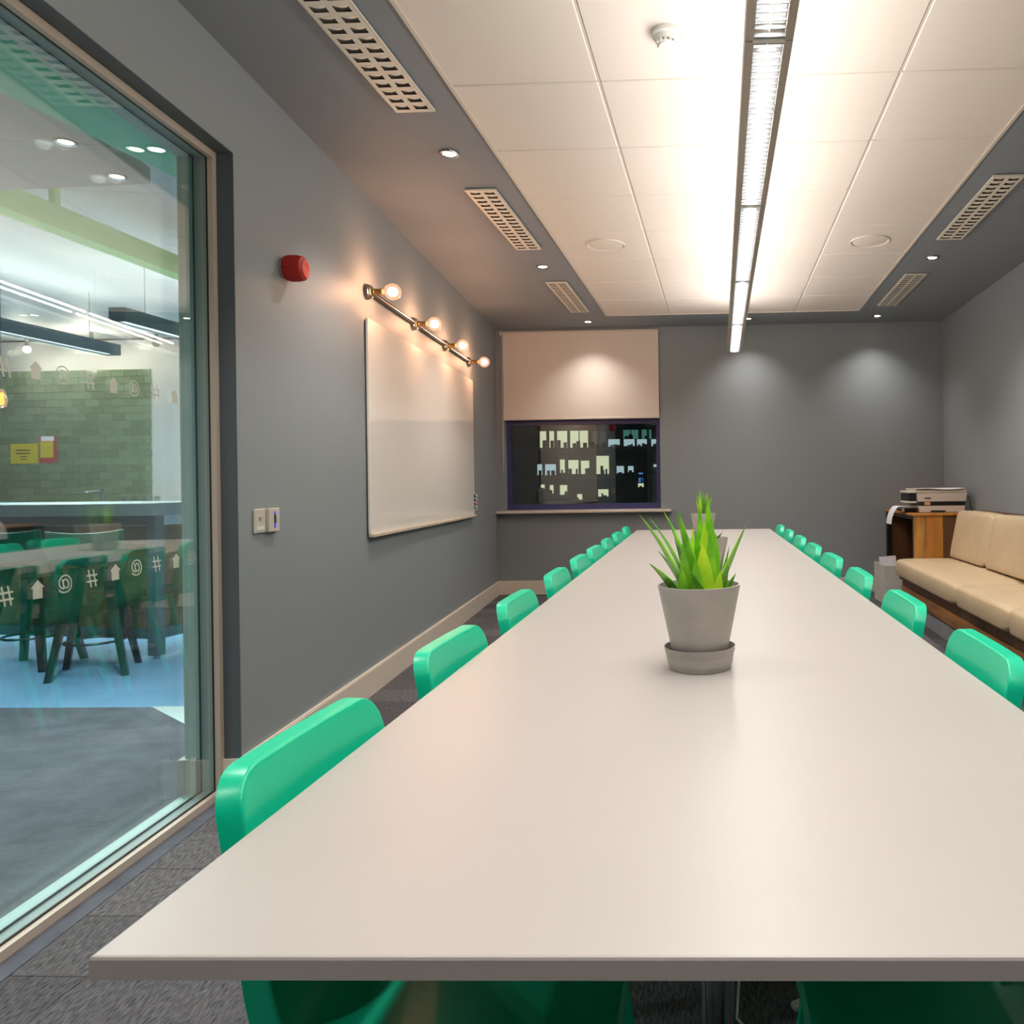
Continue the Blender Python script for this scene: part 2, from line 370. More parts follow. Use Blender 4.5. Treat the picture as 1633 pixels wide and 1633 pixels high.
# ------------------------------------------------------------------ glazed partition
gw = struct(link('window_2', None), 'tall double glazed partition looking into the kitchen corridor')
def frame4(bb, s0, s1, z0, z1, d0, d1, fw):
    bb.box(s0, s0+fw, d1, d0, z0, z1, 0, WM); bb.box(s1-fw, s1, d1, d0, z0, z1, 0, WM)
    bb.box(s0+fw, s1-fw, d1, d0, z0, z0+fw, 0, WM); bb.box(s0+fw, s1-fw, d1, d0, z1-fw, z1, 0, WM); return bb
e = .004
frame4(MB(), OPL+e, OPR-e, .001, OPT-e, -.06, -.082, .026).build('frame_bead', 'bead', gw)
frame4(MB(), OPL+.03, OPR-.026, .026, OPT-.026, -.079, -.085, .006).build('gasket', 'gasket', gw)
frame4(MB(), OPL+e, OPR-e, .001, OPT-e, -.085, -.135, .026).build('frame_liner', 'cavity', gw)
frame4(MB(), OPL+.03, OPR-.028, .027, OPT-.027, -.126, -.131, .005).build('gasket', 'gasket', gw)
frame4(MB(), OPL+e, OPR-e, .001, OPT-e, -.135, -.188, .022).build('outer_lining', 'outer', gw)
for d in (-.084, -.131):
    b = MB(); b.box(OPL+.03, OPR-.03, d-.003, d+.003, .027, OPT-.03, 0, WM); b.build('pane', 'pane', gw)
b = MB(); b.box(OPR-.045, OPR+.0, -.205, -.14, .002, .15, 0, WM); b.box(OPR, OPR+1.2, -.205, -.187, .002, .15, 0, WM)
struct(b.build('baseboard_corridor', 'kwhite'))
# frosted manifestation marks on the room side pane
def text_mesh(ch):
    c = bpy.data.curves.new('glyph', 'FONT'); c.body = ch; c.size = 1; c.align_x = 'CENTER'; c.align_y = 'CENTER'; c.extrude = .008; c.resolution_u = 6
    o = bpy.data.objects.new('glyph', c); COL.objects.link(o); dg = bpy.context.evaluated_depsgraph_get(); dg.update()
    me = bpy.data.meshes.new_from_object(o.evaluated_get(dg)); bpy.data.objects.remove(o); me.materials.clear(); me.materials.append(MT['sticker'])
    xs = [v.co.x for v in me.vertices]; ys = [v.co.y for v in me.vertices]
    cx, cy, h = (max(xs)+min(xs))/2, (max(ys)+min(ys))/2, max(ys)-min(ys)
    for v in me.vertices: v.co.x = (v.co.x-cx)/h; v.co.y = (v.co.y-cy)/h
    return me
gl = {'@': text_mesh('@'), '#': text_mesh('#')}
b = MB(); b.prism([(-.33, -.5), (.33, -.5), (.33, .08), (.48, .08), (0, .5), (-.48, .08), (-.33, .08)], -.008, .008); gl['^'] = b.mesh('house', 'sticker')
GM = WM.to_3x3() @ Matrix(((-1, 0, 0), (0, 0, -1), (0, 1, 0)))     # glyph plane -> faces the corridor
rows = [[('#', 8, 585), ('^', 57, 590), ('@', 100, 598), ('#', 143, 606), ('^', 181, 614), ('@', 214, 619), ('#', 248, 626), ('^', 278, 632)],
        [('#', 10, 951), ('^', 60, 940), ('@', 104, 931), ('#', 147, 922), ('^', 184, 912), ('@', 218, 905), ('#', 250, 899), ('^', 281, 894), ('@', 306, 889)]]
for row in rows:
    for ch, px, py in row:
        s, z = on_w(px, py, -.1275)
        if s > OPR-.04: continue
        o = link('sticker', gl[ch], gw); hgt = .052 if ch != '^' else .05
        o.matrix_local = Matrix.Translation(WP(s, -.1272, z)) @ (GM @ Matrix.Diagonal((hgt, hgt, hgt*.06))).to_4x4()

# ------------------------------------------------------------------ things on the left wall
s0, zt = on_w(580, 507); s1, _ = on_w(750, 604); zb = .885
wb = thing('whiteboard', 'large frameless white glass board on the left wall under the bulb rail', 'whiteboard', WP((s0+s1)/2, 0, (zt+zb)/2), WRZ)
hw, hh = (s1-s0)/2, (zt+.006-zb)/2
MB().box(-hw, hw, .008, .022, -hh, hh, bev=.002).build('panel', 'board', wb)
MB().box(-hw+.04, hw-.04, .001, .008, -hh+.04, hh-.04).build('mounting_frame', 'boardedge', wb)
b = MB(); b.box(-hw, hw, .010, .04, -hh-.02, -hh-.0005, bev=.003); b.build('pen_tray', 'boardedge', wb)
for k, c in enumerate(((30, 30, 34), (60, 56, 140), (170, 46, 40), (40, 130, 110))):
    s, z = on_w(752, 797+k*5.6); m2 = mat('pen_cap', c, .4)
    t = thing('marker_pen', ('black', 'blue', 'red', 'green')[k]+' capped marker pen clipped at the whiteboard lower right corner', 'marker pen', WP(SB*0+s1+.012, .02, 1.045-.034*k), WRZ, 'whiteboard markers')
    Mx = Matrix.Rotation(-math.pi/2, 4, 'Y')
    MB().lathe([(.011, 0), (.011, .085), (.006, .095)], 12, 0, Mx).build('barrel', 'white', t, 40)
    MB().lathe([(.0, -.04), (.012, -.038), (.012, .0)], 12, 0, Mx).build('cap', m2, t, 40)
b = MB(); b.box(s1+.002, s1+.075, .001, .010, .905, 1.085, 0, WM)
for k in range(5): b.box(s1+.004, s1+.07, .008, .030, 1.025-.034*(k-.98), 1.029-.034*(k-.98), 0, WM)
tag(b.build('pen_holder', 'white'), 'slim white pen rack fixed beside the whiteboard', 'pen holder')
# red alarm
s, z = on_w(452, 428)
OUT = Matrix.Rotation(-math.pi/2, 4, 'X')          # lathe axis out of the wall
al = thing('alarm_sounder', 'round red fire alarm sounder on the left wall', 'alarm', WP(s, 0, z), WRZ)
MB().lathe([(.040, .001), (.040, .008), (.038, .010)], 32, 0, OUT).build('base_ring', 'white', al, 40)
b = MB(); pr = [(.05, .0105), (.053, .03), (.053, .06), (.048, .082), (.040, .090)]
rg = []
for r, zz in pr:
    rg.append([Vector(((r+(.0022 if (k % 2 and .025 < zz < .085) else 0))*math.cos(2*math.pi*k/72), (r+(.0022 if (k % 2 and .025 < zz < .085) else 0))*math.sin(2*math.pi*k/72), zz)) for k in range(72)])
b.rings(rg, 0, OUT); b.build('ribbed_body', 'red', al)
MB().lathe([(.039, .0905), (.037, .094), (.022, .095), (.02, .0935), (.0, .0935)], 32, 0, OUT).build('face', 'redface', al, 40)
# switches
for px0, px1, pt, pb, lab, kind in ((402, 419.5, 814, 848, 'cream blank switch plate with a heart mark beside the blue lit controller', 0), (421, 438.5, 812, 845.5, 'cream wall controller with a blue lit strip', 1)):
    sa, za = on_w(px0, pt); sb_, zb_ = on_w(px1, pb); hw, hh = (sb_-sa)/2, .047
    t = thing('light_switch' if not kind else 'lighting_controller', lab, 'switch', WP((sa+sb_)/2, 0, 1.012), WRZ)
    dp = .01 if not kind else .02
    MB().box(-hw, hw, .001, dp, -hh, hh, bev=.002).build('plate', 'cream', t)
    if kind:
        MB().box(-.009, .003, dp, dp+.002, -.033, .033).build('strip', 'black', t)
        me = emit('blue_led', (70, 80, 255), 1.6)
        for zz, h in ((.027, .006), (-.018, .004), (-.027, .005)): MB().box(-.007, .001, dp+.002, dp+.003, zz-h, zz+h).build('led', me, t)
    else:
        MB().prism([(-.012, .012), (-.006, .018), (0, .013), (.006, .018), (.012, .012), (0, -.006)], 0, .001, 0, Matrix.Translation((0, dp, 0)) @ Matrix.Rotation(math.pi/2, 4, 'X') @ Matrix.Rotation(0, 4, 'Z')).build('heart_mark', mat('taupe', (150, 138, 120), .5), t)
        MB().box(-.028, .028, dp, dp+.002, -.036, -.02).build('name_strip', 'white', t)
# bulb rail
rs = [on_w(583, 466), on_w(657, 516), on_w(707, 551), on_w(745, 577)]; rz = 2.213
rail = thing('bulb_rail', 'steel pipe rail with four globe filament bulbs above the whiteboard', 'wall lamp', WP(rs[0][0], 0, rz), WRZ)
ss = [rs[0][0]-r[0] for r in rs]
for i, s in enumerate(ss):
    T = Matrix.Translation((s, 0, 0)) @ OUT
    MB().lathe([(.044, .001), (.044, .006), (.040, .022), (.034, .026), (.034, .034), (.026, .038)], 28, 0, T).build('rosette', 'steel', rail, 35)
    MB().lathe([(.019, .0385), (.019, .048), (.017, .05), (.017, .082), (.02, .084), (.02, .092)], 20, 0, T).build('lampholder', 'brass', rail, 35)
    q = [(0.013, .0925), (.015, .100)]
    for k in range(13):
        a = -1.25+(1.25+math.pi/2)*k/12; q.append((max(.0005, .046*math.cos(a)), .146+.046*math.sin(a)))
    bu = MB().lathe(q, 28, 0, T).build('bulb', 'bulb', rail, 60)
    fl = MB()
    for k in range(4):
        a = math.pi/4+k*math.pi/2; fl.tube([T @ Vector((.012*math.cos(a), .012*math.sin(a), .125)), T @ Vector((.009*math.cos(a), .009*math.sin(a), .165))], .0028, 6)
    fl.build('filament', 'filament', bu)
    point('bulb_light', T @ Vector((0, 0, .146)), P_BULB, (1, .62, .42), .035, rail)
    if i < 3: MB().tube([(s-.045, .026, 0), (ss[i+1]+.045, .026, 0)], .012, 14).build('pipe', 'steel', rail, 40)

# ------------------------------------------------------------------ ceiling fittings
VW, VL, NV = .17, 1.07, 17
def vent_meshes():
    hx, hy = VW/2, VL/2; b = MB()
    cols = [(-.066, -.012), (.012, .066)]; pit = (VL-.03)/NV; hs = .040
    xs = [-hx, -.066, -.012, .012, .066, hx]; ys = [-hy]
    for k in range(NV): yc = -hy+.015+pit*(k+.5); ys += [yc-hs/2, yc+hs/2]
    ys.append(hy)
    for i in range(len(xs)-1):
        for j in range(len(ys)-1):
            if i in (1, 3) and j % 2 == 1: continue
            b.add([(xs[i], ys[j], 0), (xs[i+1], ys[j], 0), (xs[i+1], ys[j+1], 0), (xs[i], ys[j+1], 0)], [(0, 1, 2, 3)])
    b.box(-hx, hx, -hy, -hy+.004, 0, .008); b.box(-hx, hx, hy-.004, hy, 0, .008); b.box(-hx, -hx+.004, -hy, hy, 0, .008); b.box(hx-.004, hx, -hy, hy, 0, .008)
    plate = b.mesh('face_plate', 'vent')
    b = MB(); d = .007; n = 6
    for side in (0,):
        g0 = []; 
        for r in range(4):
            t = r/3; row = []
            for c in range(n+1):
                u = c/n; x = -.027+.054*u; bow = .012*math.sin(math.pi*u)*(.5+u)
                row.append((x, -hs/2+t*(hs-.024)+bow*t, .0005+d*t*t-.012*math.sin(math.pi*u)*t*(1-t)*.8))
            g0.append(row)
        b.sheet(g0, .0008)
    sc = b.mesh('scoop', 'vent', 50)
    pos = [((c[0]+c[1])/2, -hy+.015+pit*(k+.5)) for c in cols for k in range(NV)]
    return plate, sc, pos
vp, vs_, vpos = vent_meshes()
pb = MB().box(-VW/2+.005, VW/2-.005, -VL/2+.005, VL/2-.005, .008, .012).mesh('plenum', 'dark')
vy = [(2.70, 0), (4.643, 1), (6.572, 2)]
vl = {(0, 0): 'cream scooped air vent nearest the camera above the whiteboard side', (0, 1): 'cream scooped air vent between the two nearest left downlights', (0, 2): 'cream scooped air vent nearest the blind on the left ceiling margin',
      (1, 1): 'cream scooped air vent nearer the camera above the sofa', (1, 2): 'cream scooped air vent farther away above the sofa'}
for sd, xc in ((0, -1.277), (1, 1.555)):
    for yc, k in vy:
        if (sd, k) not in vl: continue
        t = thing('air_vent', vl[(sd, k)], 'air vent', (xc, yc, CE-.013), 0, 'ceiling air vents')
        link('face_plate', vp, t); link('plenum', pb, t)
        for x, y in vpos: link('scoop', vs_, t, (x, y, 0))
dl = [(-1.287, 3.67, 'downlight with a chrome ring nearest the camera on the left margin'), (-1.287, 5.62, 'middle downlight of the left ceiling margin'), (-1.285, 7.56, 'downlight just in front of the roller blind'),
      (1.567, 5.62, 'downlight between the two vents above the sofa'), (1.567, 7.57, 'downlight in the far right corner above the printer'), (.30, 7.57, 'downlight behind the far end of the pendant lamp'),
      (1.567, 3.67, 'downlight above the near end of the sofa, out of view'), (-1.287, 1.72, 'downlight beside the glazed partition, out of view'), (1.567, 1.72, 'downlight over the near right, out of view'), (-1.287, -.23, 'added unseen downlight behind the camera on the left'), (1.567, -.23, 'added unseen downlight behind the camera on the right')]  # downlights out of view are added to light the near end
rg_ = MB().lathe([(.030, .004), (.034, -.003), (.046, -.004), (.048, 0), (.048, .004)], 32).mesh('trim_ring', 'chrome', 50)
gd = MB().lathe([(.0, -.0005), (.029, -.0005), (.029, .003)], 24).mesh('lamp_face', 'spotglow')
for x, y, lab in dl:
    t = thing('downlight', lab, 'downlight', (x, y, CE-.005), 0, 'ceiling downlights'); link('trim_ring', rg_, t); link('lamp_face', gd, t)
    spot('downlight_beam', (0, 0, -.006), P_SPOT*(.55 if y > 7 else 1.1), (1, .95, .91), 112, 1.0, .025, t)
# smoke detector
p = on_z(1062, 50, CE); sm = thing('smoke_detector', 'white domed smoke detector on a ceiling tile', 'smoke detector', (p.x, p.y, CE-.002))
MB().lathe([(.052, 0), (.052, -.016), (.046, -.02)], 32).build('base', 'white', sm, 40)
MB().lathe([(.044, -.0205), (.040, -.034), (.034, -.036)], 32).build('chamber', 'white', sm, 40)
MB().lathe([(.033, -.044), (.026, -.052), (0, -.054)], 32).build('cap', 'white', sm, 40)
for k in range(12):
    a = 2*math.pi*k/12; MB().box(.031, .037, -.004, .004, -.046, -.0355, 0, Matrix.Rotation(a, 4, 'Z')).build('fin', 'white', sm)
p = on_z(1087, 60, CE); MBx = MB().lathe([(.011, 0), (.011, -.004), (.005, -.007), (0, -.007)], 20); o = MBx.build('indicator_button', 'white', None, 40, (p.x, p.y, CE-.002))
tag(o, 'tiny white indicator button on the ceiling next to the smoke detector', 'indicator')
for px, py, lab in ((966, 390, 'flush round white cover in the left tile column'), (1387, 384, 'flush round white cover in the right tile column')):
    p = on_z(px, py, CE); t = thing('ceiling_speaker', lab, 'ceiling speaker', (p.x, p.y, CE-.002), 0, 'round ceiling covers')
    MB().lathe([(.118, 0), (.122, -.004), (.128, -.006), (.13, 0)], 40).build('rim', 'tile', t, 40)
    MB().lathe([(.117, -.001), (.1, -.004), (0, -.006)], 40).build('cover', 'tile', t, 40)
# pendant
PXC, PZ, SEC, YE = .147, 2.31, 1.225, 6.945
pend = thing('pendant_light', 'long grey linear pendant lamp with bright ribbed diffusers', 'pendant lamp', (PXC, 0, PZ))
hb = MB(); hwid = .064
hb.box(-hwid, -.041, 0, SEC-.004, 0, .004); hb.box(.041, hwid, 0, SEC-.004, 0, .004)
hb.box(-hwid, -hwid+.003, 0, SEC-.004, .004, .062); hb.box(hwid-.003, hwid, 0, SEC-.004, .004, .062)
hb.box(-.044, -.041, 0, SEC-.004, .004, .03); hb.box(.041, .044, 0, SEC-.004, .004, .03)
hb.box(-hwid+.003, hwid-.003, 0, SEC-.004, .036, .04)
hme = hb.mesh('housing', 'fixture')
lb = MB(); lb.add([(-.04, .02, .033), (.04, .02, .033), (.04, SEC-.024, .033), (-.04, SEC-.024, .033)], [(0, 1, 2, 3)])
lme = lb.mesh('diffuser', 'lensglow')
bb = MB(); nb = 34
for k in range(nb+1):
    y = .015+(SEC-.034)*k/nb; bb.box(-.0405, .0405, y-.0012, y+.0012, .001, .011)
for x in (-.0405, .0): bb.box(x-.0008, x+.0008, .012, SEC-.016, .006, .011)
bme = bb.mesh('louvre', 'blade')
ub = MB(); ub.add([(-.045, .02, .0415), (.045, .02, .0415), (.045, SEC-.024, .0415), (-.045, SEC-.024, .0415)], [(0, 1, 2, 3)])
jm = MB().box(-.043, .043, -.012, .008, -.002, .012, bev=.002).mesh('joint_cover', 'white')
wm = MB().tube([(0, 0, .04), (0, 0, CE-PZ-.004)], .0012, 6).mesh('suspension_wire', 'steel')
for k in range(6):
    y = YE-SEC*(k+1)
    link('housing', hme, pend, (0, y, 0)); lo = link('diffuser', lme, pend, (0, y, 0)); lv = link('louvre', bme, pend, (0, y, 0)); lv['kind'] = 'stuff'
    link('joint_cover', jm, pend, (0, y, 0)); link('suspension_wire', wm, pend, (0, y+.12, 0))
    area('pendant_down', (0, y+SEC/2, .0125), .016, SEC-.06, P_DOWN, WARM, False, pend)
    for sd in (-1, 1):            # indirect light: each half throws its light to its own side of the ceiling
        u = area('pendant_up', (sd*.03, y+SEC/2, .07), .05, SEC-.06, P_UP/2, WARM, False, pend); u.rotation_euler = (0, -sd*R(124), 0)
MB().box(-hwid, hwid, YE-.003, YE+.003, 0, .064).build('end_cap', 'fixture', pend)

# ------------------------------------------------------------------ table
TZ, TT = .74, .022
NL, FL, FR, NR = Vector((-.547, .64)), Vector((-.712, 6.49)), Vector((.416, 6.46)), Vector((.528, .65))
tab = thing('meeting_table', 'very long white meeting table with chairs down both sides', 'table', (-.07, 3.56, 0))
OT = Matrix.Translation((.07, -3.56, 0))
b = MB(); ins = .003
def quad(z, i):
    c = (NL+FL+FR+NR)/4; out = []
    for p, sx, sy in ((NL, 1, 1), (FL, 1, -1), (FR, -1, -1), (NR, -1, 1)): out.append((p.x+sx*i, p.y+sy*i, z))
    return out
b.rings([quad(TZ-TT, ins), quad(TZ-TT+.002, 0), quad(TZ-.003, 0), quad(TZ-.0008, .001), quad(TZ, .003)], 0, OT); b.build('tabletop', 'table', tab)
for y in (1.32, 3.55, 5.8):
    cx = -.014-.024*(y-1.2)
    MB().lathe([(.03, .013), (.03, TZ-TT-.012)], 28, 0, OT @ Matrix.Translation((cx, y, 0))).build('column', 'chrome', tab, 40)
    MB().lathe([(.115, .002), (.115, .008), (.105, .0125), (.0, .0125)], 40, 0, OT @ Matrix.Translation((cx, y, 0))).build('foot_plate', 'chrome', tab, 40)
    MB().box(cx-.25, cx+.25, y-.04, y+.04, TZ-TT-.012, TZ-TT-.0005, 0, OT).build('top_bracket', 'blackm', tab)

# ------------------------------------------------------------------ chairs
def shell_mesh():
    prof = [(.405, .418), (.402, .436), (.385, .448), (.30, .447), (.20, .440), (.11, .438), (.055, .448), (.018, .478), (-.002, .525), (-.014, .59), (-.026, .67), (-.038, .73), (-.046, .765), (-.051, .785), (-.053, .795), (-.0545, .801)]
    # dense resample
    pts = [Vector((0, a, z)) for a, z in prof]; out = []
    for i in range(len(pts)-1):
        k = 3 if (pts[i+1]-pts[i]).length > .03 else 2
        for j in range(k):
            p0, p1, p2, p3 = pts[max(i-1, 0)], pts[i], pts[i+1], pts[min(i+2, len(pts)-1)]; t = j/k
            out.append(.5*((2*p1)+(-p0+p2)*t+(2*p0-5*p1+4*p2-p3)*t*t+(-p0+3*p1-3*p2+p3)*t**3))
    out.append(pts[-1]); L = [0]
    for i in range(1, len(out)): L.append(L[-1]+(out[i]-out[i-1]).length)
    tot = L[-1]
    def at(x, s, dep):
        s = max(0, min(tot, s)); i = 0
        while i < len(L)-2 and L[i+1] < s: i += 1
        k = (s-L[i])/max(1e-9, L[i+1]-L[i]); p = out[i].lerp(out[i+1], k)
        def tan(j): return (out[min(j+1, len(out)-1)]-out[max(j-1, 0)]).normalized()
        t = tan(i).lerp(tan(i+1), k).normalized(); n = Vector((0, t.z, -t.y))
        if n.dot(Vector((0, .6, .8))) < 0: n = -n
        bk = max(0, min(1, (s-.38)/.14)); u = x/.215
        return p+Vector((x, 0, 0))+n*(dep+.012*u*u*bk+.010*u*u*(1-bk))
    # front panel outline in (x, s): rounded rectangle cut into four curves meeting at the arc middles
    IN = .012; s0_, s1_ = IN, tot-IN; r0, r1 = .04, .05
    def hw(s): return .211-IN-.012*max(0, min(1, (s-.45)/.35))
    nr, nc, na = 40, 20, 4
    def arc(cx, cs, r, a0, a1, n): return [(cx+r*math.cos(a0+(a1-a0)*k/n), cs+r*math.sin(a0+(a1-a0)*k/n)) for k in range(n+1)]
    q = math.pi/4; ht, hb = hw(s1_), hw(s0_)
    a1 = arc(ht-r1, s1_-r1, r1, q, 2*q, na); top = [(-x, y) for x, y in a1]; mid = nc-2*na
    T = top+[(-(ht-r1)+(2*(ht-r1))*k/mid, s1_) for k in range(1, mid)]+list(reversed(a1))
    b1 = arc(hb-r0, s0_+r0, r0, -q, -2*q, na)
    B = [(-x, y) for x, y in b1]+[(-(hb-r0)+(2*(hb-r0))*k/mid, s0_) for k in range(1, mid)]+list(reversed(b1))
    lo = arc(hb-r0, s0_+r0, r0, -q, 0, na); hi = arc(ht-r1, s1_-r1, r1, 0, q, na); mm = nr-2*na
    Rr = lo+[(hw(s0_+r0+(s1_-r1-s0_-r0)*k/mm), s0_+r0+(s1_-r1-s0_-r0)*k/mm) for k in range(1, mm)]+hi
    Lf = [(-x, y) for x, y in Rr]
    G = []
    for i in range(nr+1):
        v = i/nr; row = []
        for j in range(nc+1):
            u = j/nc
            f = lambda k: (1-v)*B[j][k]+v*T[j][k]+(1-u)*Lf[i][k]+u*Rr[i][k]-((1-u)*(1-v)*B[0][k]+u*(1-v)*B[-1][k]+(1-u)*v*T[0][k]+u*v*T[-1][k])
            row.append((f(0), f(1)))
        G.append(row)
    loop = [(0, j) for j in range(nc)]+[(i, nc) for i in range(nr)]+[(nr, j) for j in range(nc, 0, -1)]+[(i, 0) for i in range(nr, 0, -1)]
    LP = [G[i][j] for i, j in loop]; nl = len(LP); NO = []
    for k in range(nl):
        a, b_ = LP[k-1], LP[(k+1) % nl]; d = Vector((b_[0]-a[0], b_[1]-a[1])).normalized(); NO.append((d.y, -d.x))
    m = MB(); base = {}
    for i in range(nr+1):
        for j in range(nc+1): base[(i, j)] = len(m.v); m.v.append(tuple(at(*G[i][j], 0)))
    bb_ = len(m.v)
    for i in range(nr+1):
        for j in range(nc+1): m.v.append(tuple(at(*G[i][j], -.004)))
    W_ = nc+1
    for i in range(nr):
        for j in range(nc):
            a = i*W_+j; m.f += [(a, a+1, a+1+W_, a+W_), (a+W_+bb_, a+1+W_+bb_, a+1+bb_, a+bb_)]
    prev = [base[l] for l in loop]
    for o_, dp in ((.002, -.0004), (.0038, -.0018), (.005, -.0045), (.0115, -.030), (.0075, -.0305), (.001, -.006)):
        cur = []
        for k in range(nl):
            cur.append(len(m.v)); m.v.append(tuple(at(LP[k][0]+NO[k][0]*o_, LP[k][1]+NO[k][1]*o_, dp)))
        for k in range(nl): m.f.append((prev[k], prev[(k+1) % nl], cur[(k+1) % nl], cur[k]))
        prev = cur
    bl_ = [base[l]+bb_ for l in loop]
    for k in range(nl): m.f.append((prev[k], prev[(k+1) % nl], bl_[(k+1) % nl], bl_[k]))
    m.m = [0]*len(m.f)
    return m.mesh('shell', 'green', 42)
shell = shell_mesh()
def leg_mesh(top, bot, w0=.034, w1=.022):
    b = MB(); r = []
    for p, w_ in ((top, w0), (bot, w1)):
        r.append([Vector((p[0]+sx*w_/2, p[1]+sy*w_*.42, p[2])) for sx, sy in ((-1, -1), (1, -1), (1, 1), (-1, 1))])
    return b.rings([r[1], r[0]]).mesh('leg', 'green')
legs = [leg_mesh((s*.165, .30, .432), (s*.19, .37, 0.001)) for s in (-1, 1)]+[leg_mesh((s*.172, .03, .452), (s*.20, -.07, 0.001)) for s in (-1, 1)]
def chair(loc, rz, lab, grp):
    t = thing('meeting_chair', lab, 'chair', loc, rz, grp); link('shell', shell, t)
    for l in legs: link('leg', l, t)
    return t
def edge_pt(A, B, y): k = (y-A.y)/(B.y-A.y); return A+(B-A)*k
LC = [1.09, 1.735, 2.37, 3.03, 3.62, 4.16, 4.72, 5.33, 5.98]; RCN = [.97, 1.635, 2.28, 2.92, 3.55, 4.15, 4.76, 5.38, 5.97]
ORDL = ['nearest to the camera', 'second from the near end', 'third from the near end', 'fourth from the near end', 'middle one', 'fourth from the far end', 'third from the far end', 'second from the far end', 'last at the far end']
for i, y in enumerate(LC):
    e_ = edge_pt(NL, FL, y); a = math.atan2((FL-NL).y, (FL-NL).x)
    chair((e_.x+.018-.005*random.random(), y, 0), a-math.pi+R(random.uniform(-1.5, 1.5)), 'green plastic chair on the whiteboard side, '+ORDL[i], 'green chairs along the left side of the table')
for i, y in enumerate(RCN):
    e_ = edge_pt(NR, FR, y); a = math.atan2((FR-NR).y, (FR-NR).x)
    chair((e_.x-.018+.005*random.random(), y, 0), a+R(random.uniform(-1.5, 1.5)), 'green plastic chair on the sofa side, '+ORDL[i], 'green chairs along the right side of the table')

# ------------------------------------------------------------------ aloe pots
WID = 1.3
def leaf_mesh(p0, p1, p2, w, mi):
    n = 14; rings = []
    p0, p1, p2 = Vector(p0), Vector(p1), Vector(p2)
    side = (p2-p0).cross(Vector((p2.x-p0.x+1e-4, p2.y-p0.y-.02, 0))); 
    out = Vector((p2.x-p0.x, p2.y-p0.y-.03, 0)); out = out.normalized() if out.length > 1e-5 else Vector((0, -1, 0))
    for i in range(n+1):
        t = i/n; p = p0*(1-t)**2+p1*2*t*(1-t)+p2*t*t; tg = ((p1-p0)*2*(1-t)+(p2-p1)*2*t).normalized()
        a = tg.cross(out)
        a = a.normalized() if a.length > .05 else Vector((1, 0, 0)); nn = a.cross(tg).normalized()
        ww = w*(.55+.45*math.sin(min(1, t*3)*math.pi/2))*max(.02, (1-t**2.1))*.5*WID
        th = ww*.30
        ring = []
        for k in range(8):
            an = 2*math.pi*k/8; x = math.cos(an)*ww; y = math.sin(an)*th
            y += (abs(x)/max(ww, 1e-6))**2*ww*.32
            ring.append(p+a*x+nn*y)
        rings.append(ring)
    return MB().rings(rings)
def leaf(parent, p0, p1, p2, w, m): return leaf_mesh(p0, p1, p2, w, 0).build('leaf', m, parent, 50)
SAUC = MB().lathe([(.058, .0005), (.066, .001), (.077, .046), (.0785, .048), (.076, .048), (.070, .012), (0, .010)], 48).mesh('saucer', 'pot', 35)
POT = MB().lathe([(.050, 0), (.062, .002), (.089, .134), (.0895, .137), (.0855, .137), (.080, .105), (0, .105)], 48).mesh('pot', 'pot', 35)
SOIL = MB().lathe([(.079, .106), (.06, .112), (.03, .110), (0, .114)], 24).mesh('soil', 'soil', 60)
def plant(loc, lab, saucer, spec, rz=0, sc=1):
    t = thing('potted_aloe', lab, 'potted plant', loc, rz, 'aloe plants along the table'); zb_ = .0495 if saucer else .0008
    if saucer: link('saucer', SAUC, t)
    zb_ = .0125 if saucer else .0008
    if saucer: zb_ = .043
    link('pot', POT, t, (0, 0, zb_)); link('soil', SOIL, t, (0, 0, zb_))
    for (bx, by, tx, ty, tz, w_, m, cx, cz) in spec:
        base = zb_+.108; p0 = (bx, by, base); p2 = (tx, ty, zb_+.137+tz)
        mid = (bx+(tx-bx)*.42+cx, by+(ty-by)*.4, base+(p2[2]-base)*.55+cz)
        leaf(t, p0, mid, p2, w_, m)
    return t
k_ = .001326
def L(tpx, tpy, bpx, by, ty, w_, m='leaf', cx=0, cz=0): return ((bpx-1117)*k_, by, (tpx-1117)*k_, ty, (936-tpy)*k_, w_, m, cx, cz)
